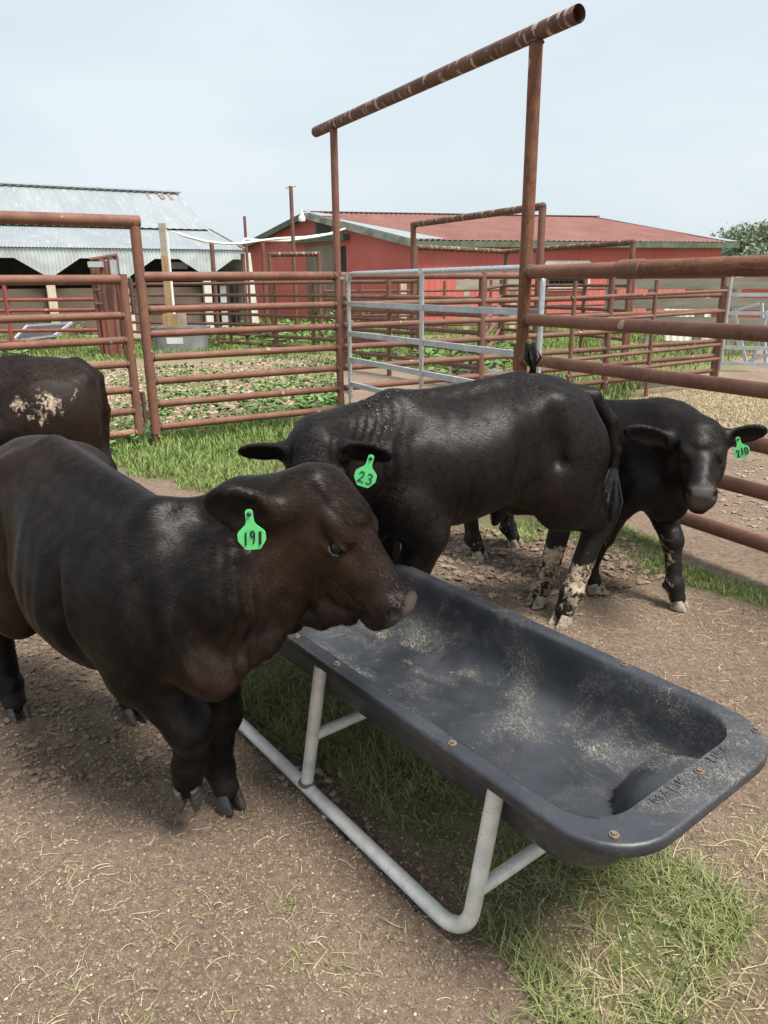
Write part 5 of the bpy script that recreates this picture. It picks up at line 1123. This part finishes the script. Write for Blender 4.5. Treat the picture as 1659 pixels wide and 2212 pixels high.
FAR = poly((-300, 702), (300, 735), (480, 700), (700, 668), (1000, 690), (1300, 680), (1560, 640), (1900, 640), (1900, 700), (1659, 745), (1560, 790), (1400, 830), (1330, 880), (1180, 850), (1080, 790), (900, 800), (730, 790), (560, 770), (330, 775), (0, 790), (-300, 790))
PADD = poly((345, 845), (560, 790), (720, 800), (720, 850), (560, 845), (420, 860))
PADK = poly((-150, 800), (320, 795), (720, 765), (740, 900), (345, 940), (230, 965), (-150, 900))
DRY = poly((1330, 880), (1420, 840), (1659, 850), (1900, 850), (1900, 960), (1500, 930), (1350, 920))
def zone(x, y):
    g = np.zeros_like(x); w = fbm(x, y, 1.7, 4, 3)-.5; xx, yy = x+w*.28, y+w*.28
    for P_, v in ((UNDER, 1), (CORNER, .22), (RIGHTBAND, .95), (LEFTBAND, 1), (MIDG, .7), (FAR, 1), (PADD, .6), (PADK, .22)): g = np.maximum(g, v*inpoly(xx, yy, P_))
    far = (y > 28) | (np.abs(x) > 14); return np.maximum(g, far*.95)
def lines(a, b, fine, lim, ratio=1.13):
    c = list(np.arange(a, b, fine)); s = fine; v = c[-1]
    while v < lim[1]: s *= ratio; v += s; c.append(v)
    s = fine; v = c[0]; lo = []
    while v > lim[0]: s *= ratio; v -= s; lo.append(v)
    return np.array(lo[::-1]+c)
gx, gy = lines(-1.7, 2.3, .022, (-900, 900)), lines(.75, 5.2, .022, (-60, 1500))
X, Y = np.meshgrid(gx, gy, indexing='ij')
CH1 = poly((-100, 1240), (420, 1290), (520, 1500), (330, 1700), (-100, 1760)); CH2 = poly((900, 1130), (1330, 1150), (1450, 1245), (1300, 1290), (1080, 1280), (930, 1230)); CH3 = poly((500, 1400), (660, 1400), (700, 1680), (900, 1850), (1010, 1960), (930, 1930), (760, 1800), (620, 1690), (520, 1560))
w = fbm(X, Y, 2.3, 4, 9)-.5
CHURN = np.maximum.reduce([inpoly(X+w*.4, Y+w*.4, CH1)*.85, inpoly(X+w*.5, Y+w*.5, CH2)*1.0, inpoly(X+w*.15, Y+w*.15, CH3)*.8]).astype(float)
RB = poly((1420, 860), (1900, 880), (1900, 1200), (1659, 1200), (1380, 960))
HZ = .030*(fbm(X, Y, .8, 3, 1)-.5)+.018*(fbm(X, Y, 6, 4, 2)-.5)+.010*(fbm(X, Y, 21, 3, 5)-.5)+CHURN*(.055*(fbm(X, Y, 9, 3, 7)-.5)+.03*(fbm(X, Y, 20, 2, 8)-.5))
near = np.exp(-((Y-2.2)/6)**2)*np.exp(-(X/5)**2); HZ = HZ*np.maximum(near, .12*(np.hypot(X, Y) < 60))-.006
for c in [o for B_ in (CALF, bk2) for o in [q[0] for q in B_.hooves]]: HZ -= (.012*np.exp(-((X-c[0])**2+(Y-c[1])**2)/.06**2))
HZ -= .006*np.exp(-(((X*TN[0]+Y*TN[1])-1.03)/.05)**2)*((X*TU[0]+Y*TU[1]) > -2.6)*((X*TU[0]+Y*TU[1]) < -.9)
nx, ny = X.shape; idx = np.arange(nx*ny).reshape(nx, ny); Qd = np.stack([idx[:-1, :-1], idx[1:, :-1], idx[1:, 1:], idx[:-1, 1:]], -1).reshape(-1, 4)
me = meshnp('ground', np.stack([X, Y, HZ], -1).reshape(-1, 3), Qd)
GR = zone(X, Y); setattr_pt(me, 'green', (GR*np.clip(.3+1.1*fbm(X, Y, 2.5, 3, 11), 0, 1)).ravel()); setattr_pt(me, 'churn', CHURN.ravel()); setattr_pt(me, 'dry', (np.maximum(inpoly(X, Y, DRY)*.9, .5*inpoly(X+w*.4, Y+w*.4, CORNER)+.35*(fbm(X, Y, 1.1, 3, 30) > .52)*(Y < 30))).ravel())
gnd = link('ground', me, 'soil'); tag(gnd, kind='structure')
def gz_at(x, y):
    i = np.clip(np.searchsorted(gx, x)-1, 0, nx-2); j = np.clip(np.searchsorted(gy, y)-1, 0, ny-2); fx = (x-gx[i])/(gx[i+1]-gx[i]); fy = (y-gy[j])/(gy[j+1]-gy[j])
    return (HZ[i, j]*(1-fx)+HZ[i+1, j]*fx)*(1-fy)+(HZ[i, j+1]*(1-fx)+HZ[i+1, j+1]*fx)*fy
def scatter(P_, dens, jitter=.2, clump=None, thr=.4):
    P_ = np.array(P_); lo, hi = P_.min(0)-.2, P_.max(0)+.2; n = int(dens*np.prod(hi-lo)); x = lo[0]+RNG.random(n)*(hi[0]-lo[0]); y = lo[1]+RNG.random(n)*(hi[1]-lo[1])
    w_ = fbm(x, y, 1.7, 4, 3)-.5; k_ = inpoly(x+w_*jitter*1.4, y+w_*jitter*1.4, P_)
    if clump: k_ &= RNG.random(n) < np.clip((fbm(x, y, clump, 4, 21)-thr)*5, 0, 1)
    return x[k_], y[k_]
def blades(name, x, y, ln, wd, mat, lean=.6, tint=(0, 1), kind='stuff', curl=1.0):
    n = len(x); L_ = ln*(.45+.75*RNG.random(n)); a = RNG.random(n)*6.283; le = lean*(.3+RNG.random(n)); wv = wd*(.6+.7*RNG.random(n)); dx, dy = np.cos(a), np.sin(a); sx_, sy_ = -dy, dx; z0 = gz_at(x, y)-.004
    tw_ = RNG.normal(0, .5, n)
    V_ = np.zeros((n, 7, 3))
    for k_, (t, wf) in enumerate(((0, 1), (.38, .9), (.74, .6))):
        out = L_*le*(t**1.6)*curl; up = L_*t*(1-.38*le*t); cx, cy = x+dx*out+sx_*tw_*L_*t*t*.25, y+dy*out+sy_*tw_*L_*t*t*.25
        for s_, m_ in ((-1, 0), (1, 1)): V_[:, k_*2+m_] = np.stack([cx+sx_*wv*wf*.5*s_, cy+sy_*wv*wf*.5*s_, z0+up], 1)
    out = L_*le*curl; V_[:, 6] = np.stack([x+dx*out+sx_*tw_*L_*.25, y+dy*out+sy_*tw_*L_*.25, z0+L_*(1-.42*le)], 1)
    b = np.arange(n)[:, None]*7; q = np.concatenate([b+[0, 1, 3, 2], b+[2, 3, 5, 4]]); t3 = b+[4, 5, 6]
    me = meshnp(name, V_.reshape(-1, 3), q, t3); tn = tint[0]+(tint[1]-tint[0])*RNG.random(n)**1.3; tt = np.repeat(tn, 7).reshape(n, 7); tt[:, 4:] = np.clip(tt[:, 4:]+.15, 0, 1); setattr_pt(me, 'tint', tt.ravel()); o = link(name, me, mat); return tag(o, kind=kind)
x, y = scatter(UNDER, 12500, .2, 5, .30); blades('grass', x, y, .062, .0027, 'grass', .95, (.12, .9), curl=1.3)
x, y = scatter(CORNER, 3600, .3, 8, .45); blades('grass', x, y, .030, .0023, 'grass', 1.2, (.0, .75), curl=1.3)
x, y = scatter(CORNER, 1700, .3, 7, .40); blades('dry_grass', x, y, .045, .0022, 'grass_dry', 1.5, (0, 1), curl=1.5)
x, y = scatter(RIGHTBAND, 5200, .3, 4, .26); blades('grass', x, y, .055, .0040, 'grass_far', .8, (.1, 1))
x, y = scatter(MIDG, 4200, .3, 4, .38); blades('grass', x, y, .045, .0040, 'grass_far', .9, (.2, 1))
x, y = scatter(LEFTBAND, 1900, .3, 2.0, .22); blades('grass', x, y, .085, .0072, 'grass_far', .75, (.05, .95))
x, y = scatter(LEFTBAND, 500, .3, 1.4, .42); blades('grass', x, y, .17, .0095, 'grass_far', .55, (0, .8))
x, y = scatter(PADD, 500, .3, 1.3, .42); blades('grass', x, y, .06, .010, 'grass_far', .7, (.2, 1))
x, y = scatter(PADK, 420, .3, 1.5, .46); blades('grass', x, y, .055, .010, 'grass_far', .8, (.1, 1))
x, y = scatter(DRY, 900, .3, 2, .34); blades('dry_grass', x, y, .05, .008, 'grass_dry', 1.1, (.2, 1))
x, y = scatter(FAR, 240, .4, .9, .30); k_ = y < 45; blades('grass', x[k_], y[k_], .16, .017, 'grass_far', .6, (0, .8))
NEARB = poly((-60, 1330), (1000, 1230), (1750, 1330), (2100, 2400), (-400, 2400), (-350, 1800))
# sparse sprigs in the bare soil
cx, cy = scatter(poly((-100, 1850), (700, 1900), (1100, 2080), (1300, 2300), (-300, 2400)), 34, .1); cn = RNG.integers(4, 26, len(cx)); sx_ = np.repeat(cx, cn)+RNG.normal(0, .018, cn.sum()); sy_ = np.repeat(cy, cn)+RNG.normal(0, .018, cn.sum()); blades('grass', sx_, sy_, .028, .0024, 'grass', 1.2, (.2, 1), curl=1.3)
# clods and crumbs of soil
def clods(name, x, y, r, mat='clod', tint=(0, 1)):
    n = len(x); base = np.array([(1, 0, 0), (0, 1, 0), (-1, 0, 0), (0, -1, 0), (0, 0, 1), (0, 0, -1), (.62, .62, .45), (-.62, .62, .45), (-.62, -.62, .45), (.62, -.62, .45)], float); 
    fc = np.array([(0, 6, 9), (1, 7, 6), (2, 8, 7), (3, 9, 8), (4, 9, 6), (4, 6, 7), (4, 7, 8), (4, 8, 9), (0, 1, 6), (1, 2, 7), (2, 3, 8), (3, 0, 9), (5, 1, 0), (5, 2, 1), (5, 3, 2), (5, 0, 3)])
    V_ = base[None]*(.65+.6*RNG.random((n, 10, 1)))*r[:, None, None]*np.stack([.8+.5*RNG.random(n), .8+.5*RNG.random(n), .55+.4*RNG.random(n)], 1)[:, None, :]
    a = RNG.random(n)*6.283; c_, s_ = np.cos(a)[:, None], np.sin(a)[:, None]; V_ = np.stack([V_[..., 0]*c_-V_[..., 1]*s_, V_[..., 0]*s_+V_[..., 1]*c_, V_[..., 2]], -1)
    V_ += np.stack([x, y, gz_at(x, y)+r*.18], 1)[:, None, :]; t3 = (np.arange(n)[:, None, None]*10+fc[None]).reshape(-1, 3)
    me = meshnp(name, V_.reshape(-1, 3), None, t3, smooth=False); setattr_pt(me, 'tint', np.repeat(tint[0]+(tint[1]-tint[0])*RNG.random(n)**1.2, 10)); return tag(link(name, me, mat), kind='stuff')
x, y = scatter(NEARB, 3200, .1, 3.5, .20); clods('soil_crumbs', x, y, .0016+.0055*RNG.random(len(x))**5, tint=(0, .45))
NB2 = poly((-60, 1700), (760, 1600), (1250, 1950), (1500, 2400), (-200, 2400)); x, y = scatter(NB2, 15000, .1, 4.5, .20); clods('soil_crumbs', x, y, .0014+.0042*RNG.random(len(x))**3.2, tint=(0, .40))
x, y = scatter(CORNER, 7000, .1, 4.5, .24); clods('soil_crumbs', x, y, .0014+.0045*RNG.random(len(x))**3.2, tint=(.05, .6))
x, y = scatter(CH2, 2200, .2); clods('soil_clods', x, y, .005+.022*RNG.random(len(x))**4, tint=(.05, .4))
x, y = scatter(CH1, 2400, .2); clods('soil_clods', x, y, .003+.015*RNG.random(len(x))**4.5, tint=(0, .28))
x, y = scatter(CH3, 1500, .1); clods('soil_clods', x, y, .003+.014*RNG.random(len(x))**4, tint=(0, .45))
x, y = scatter(RB, 480, .3); clods('soil_clods', x, y, .004+.018*RNG.random(len(x))**4, tint=(.2, .7))
x, y = scatter(PADK, 420, .3); clods('soil_clods', x, y, .008+.035*RNG.random(len(x))**4, tint=(.2, .9))
x, y = scatter(NEARB, 260, .1); clods('seed_chaff', x, y, .0016+.0022*RNG.random(len(x)), 'straw', (.3, 1))
x, y = scatter(poly((640, 1640), (760, 1650), (800, 1780), (880, 1850), (780, 1860), (680, 1760)), 420, .1, 5, .45); clods('soil_clods', x, y, .006+.026*RNG.random(len(x))**3, tint=(.55, 1))
# straw and dead stems
def straws(name, x, y, ln, wd):
    n = len(x); a = RNG.random(n)*6.283; L_ = ln*(.2+1.7*RNG.random(n)**3); cv = RNG.normal(0, .55, n); V_ = np.zeros((n, 10, 3)); px_, py_ = x.copy(), y.copy(); rise = .002+.010*RNG.random(n)
    for k_ in range(5):
        t = k_/4; aa = a+cv*t; wv = wd*(1-.5*t)*(.6+.6*RNG.random()); z = gz_at(px_, py_)+.0035+rise*math.sin(t*3.14)
        for s_, m_ in ((-1, 0), (1, 1)): V_[:, k_*2+m_] = np.stack([px_-np.sin(aa)*wv*s_*.5, py_+np.cos(aa)*wv*s_*.5, z+.0004*s_], 1)
        px_, py_ = px_+np.cos(aa)*L_/4, py_+np.sin(aa)*L_/4
    b = np.arange(n)[:, None]*10; q = np.concatenate([b+[2*i, 2*i+1, 2*i+3, 2*i+2] for i in range(4)]); me = meshnp(name, V_.reshape(-1, 3), q); setattr_pt(me, 'tint', np.repeat(RNG.random(n), 10)); return tag(link(name, me, 'straw'), kind='stuff')
x, y = scatter(NEARB, 900, .1, 2.2, .30); straws('straw_litter', x, y, .035, .0012)
x, y = scatter(poly((-100, 1850), (800, 1900), (1200, 2100), (1400, 2350), (-300, 2400)), 1500, .1, 3, .36); straws('straw_litter', x, y, .036, .0012)
x, y = scatter(CORNER, 900, .2, 3, .36); straws('straw_litter', x, y, .06, .0016)
x, y = scatter(poly((1000, 1230), (1659, 1300), (1800, 1600), (1350, 1480), (1100, 1330)), 1500, .2, 2.5, .32); straws('straw_litter', x, y, .045, .0015)
# leafy weeds
def weeds(name, x, y, sz, hgt):
    V_, Q_, T_ = [], [], []; n = 0
    for i in range(len(x)):
        t0 = RNG.random()
        for k_ in range(RNG.integers(5, 11)):
            a = RNG.random()*6.283; r = hgt*.5*RNG.random(); z = gz_at(x[i:i+1], y[i:i+1])[0]+hgt*(.15+.85*RNG.random()); c = V3(x[i]+math.cos(a)*r, y[i]+math.sin(a)*r, z); f_ = unit(V3(math.cos(a), math.sin(a), RNG.normal(0, .35))); s_ = unit(np.cross(f_, (0, 0, 1))); q = sz*(.5+.8*RNG.random())
            V_ += [c-f_*q*.5, c-f_*q*.1+s_*q*.45, c+f_*q*.6, c-f_*q*.1-s_*q*.45]; Q_.append((n, n+1, n+2, n+3)); n += 4; T_ += [np.clip(t0*.6+.5*RNG.random()-.1, 0, 1)]*4
    me = meshnp(name, V_, Q_, smooth=False); setattr_pt(me, 'tint', T_); return tag(link(name, me, 'weed'), kind='stuff')
for P_, dn, sz, hg, cl_ in ((poly((745, 790), (890, 800), (1010, 830), (1120, 800), (1100, 760), (900, 765), (745, 770)), 9, .15, .32, None), (poly((330, 860), (720, 800), (730, 880), (350, 930)), 75, .055, .06, 1.6), (PADK, 26, .06, .07, 1.3), (poly((225, 900), (340, 890), (340, 960), (230, 990)), 40, .07, .16, None), (poly((445, 735), (600, 722), (740, 715), (740, 745), (470, 765)), 8, .14, .5, None), (poly((0, 700), (240, 712), (280, 700), (280, 730), (0, 745)), 3, .14, .45, None), (poly((640, 690), (900, 690), (960, 700), (740, 720)), 3, .16, .6, None), (poly((-20, 762), (60, 757), (80, 790), (-20, 800)), 4, .2, .35, None), (poly((640, 860), (735, 850), (735, 880), (640, 900)), 60, .09, .16, None)):
    x, y = scatter(P_, dn, .2, cl_, .35); weeds('leafy_weeds', x, y, sz, hg)
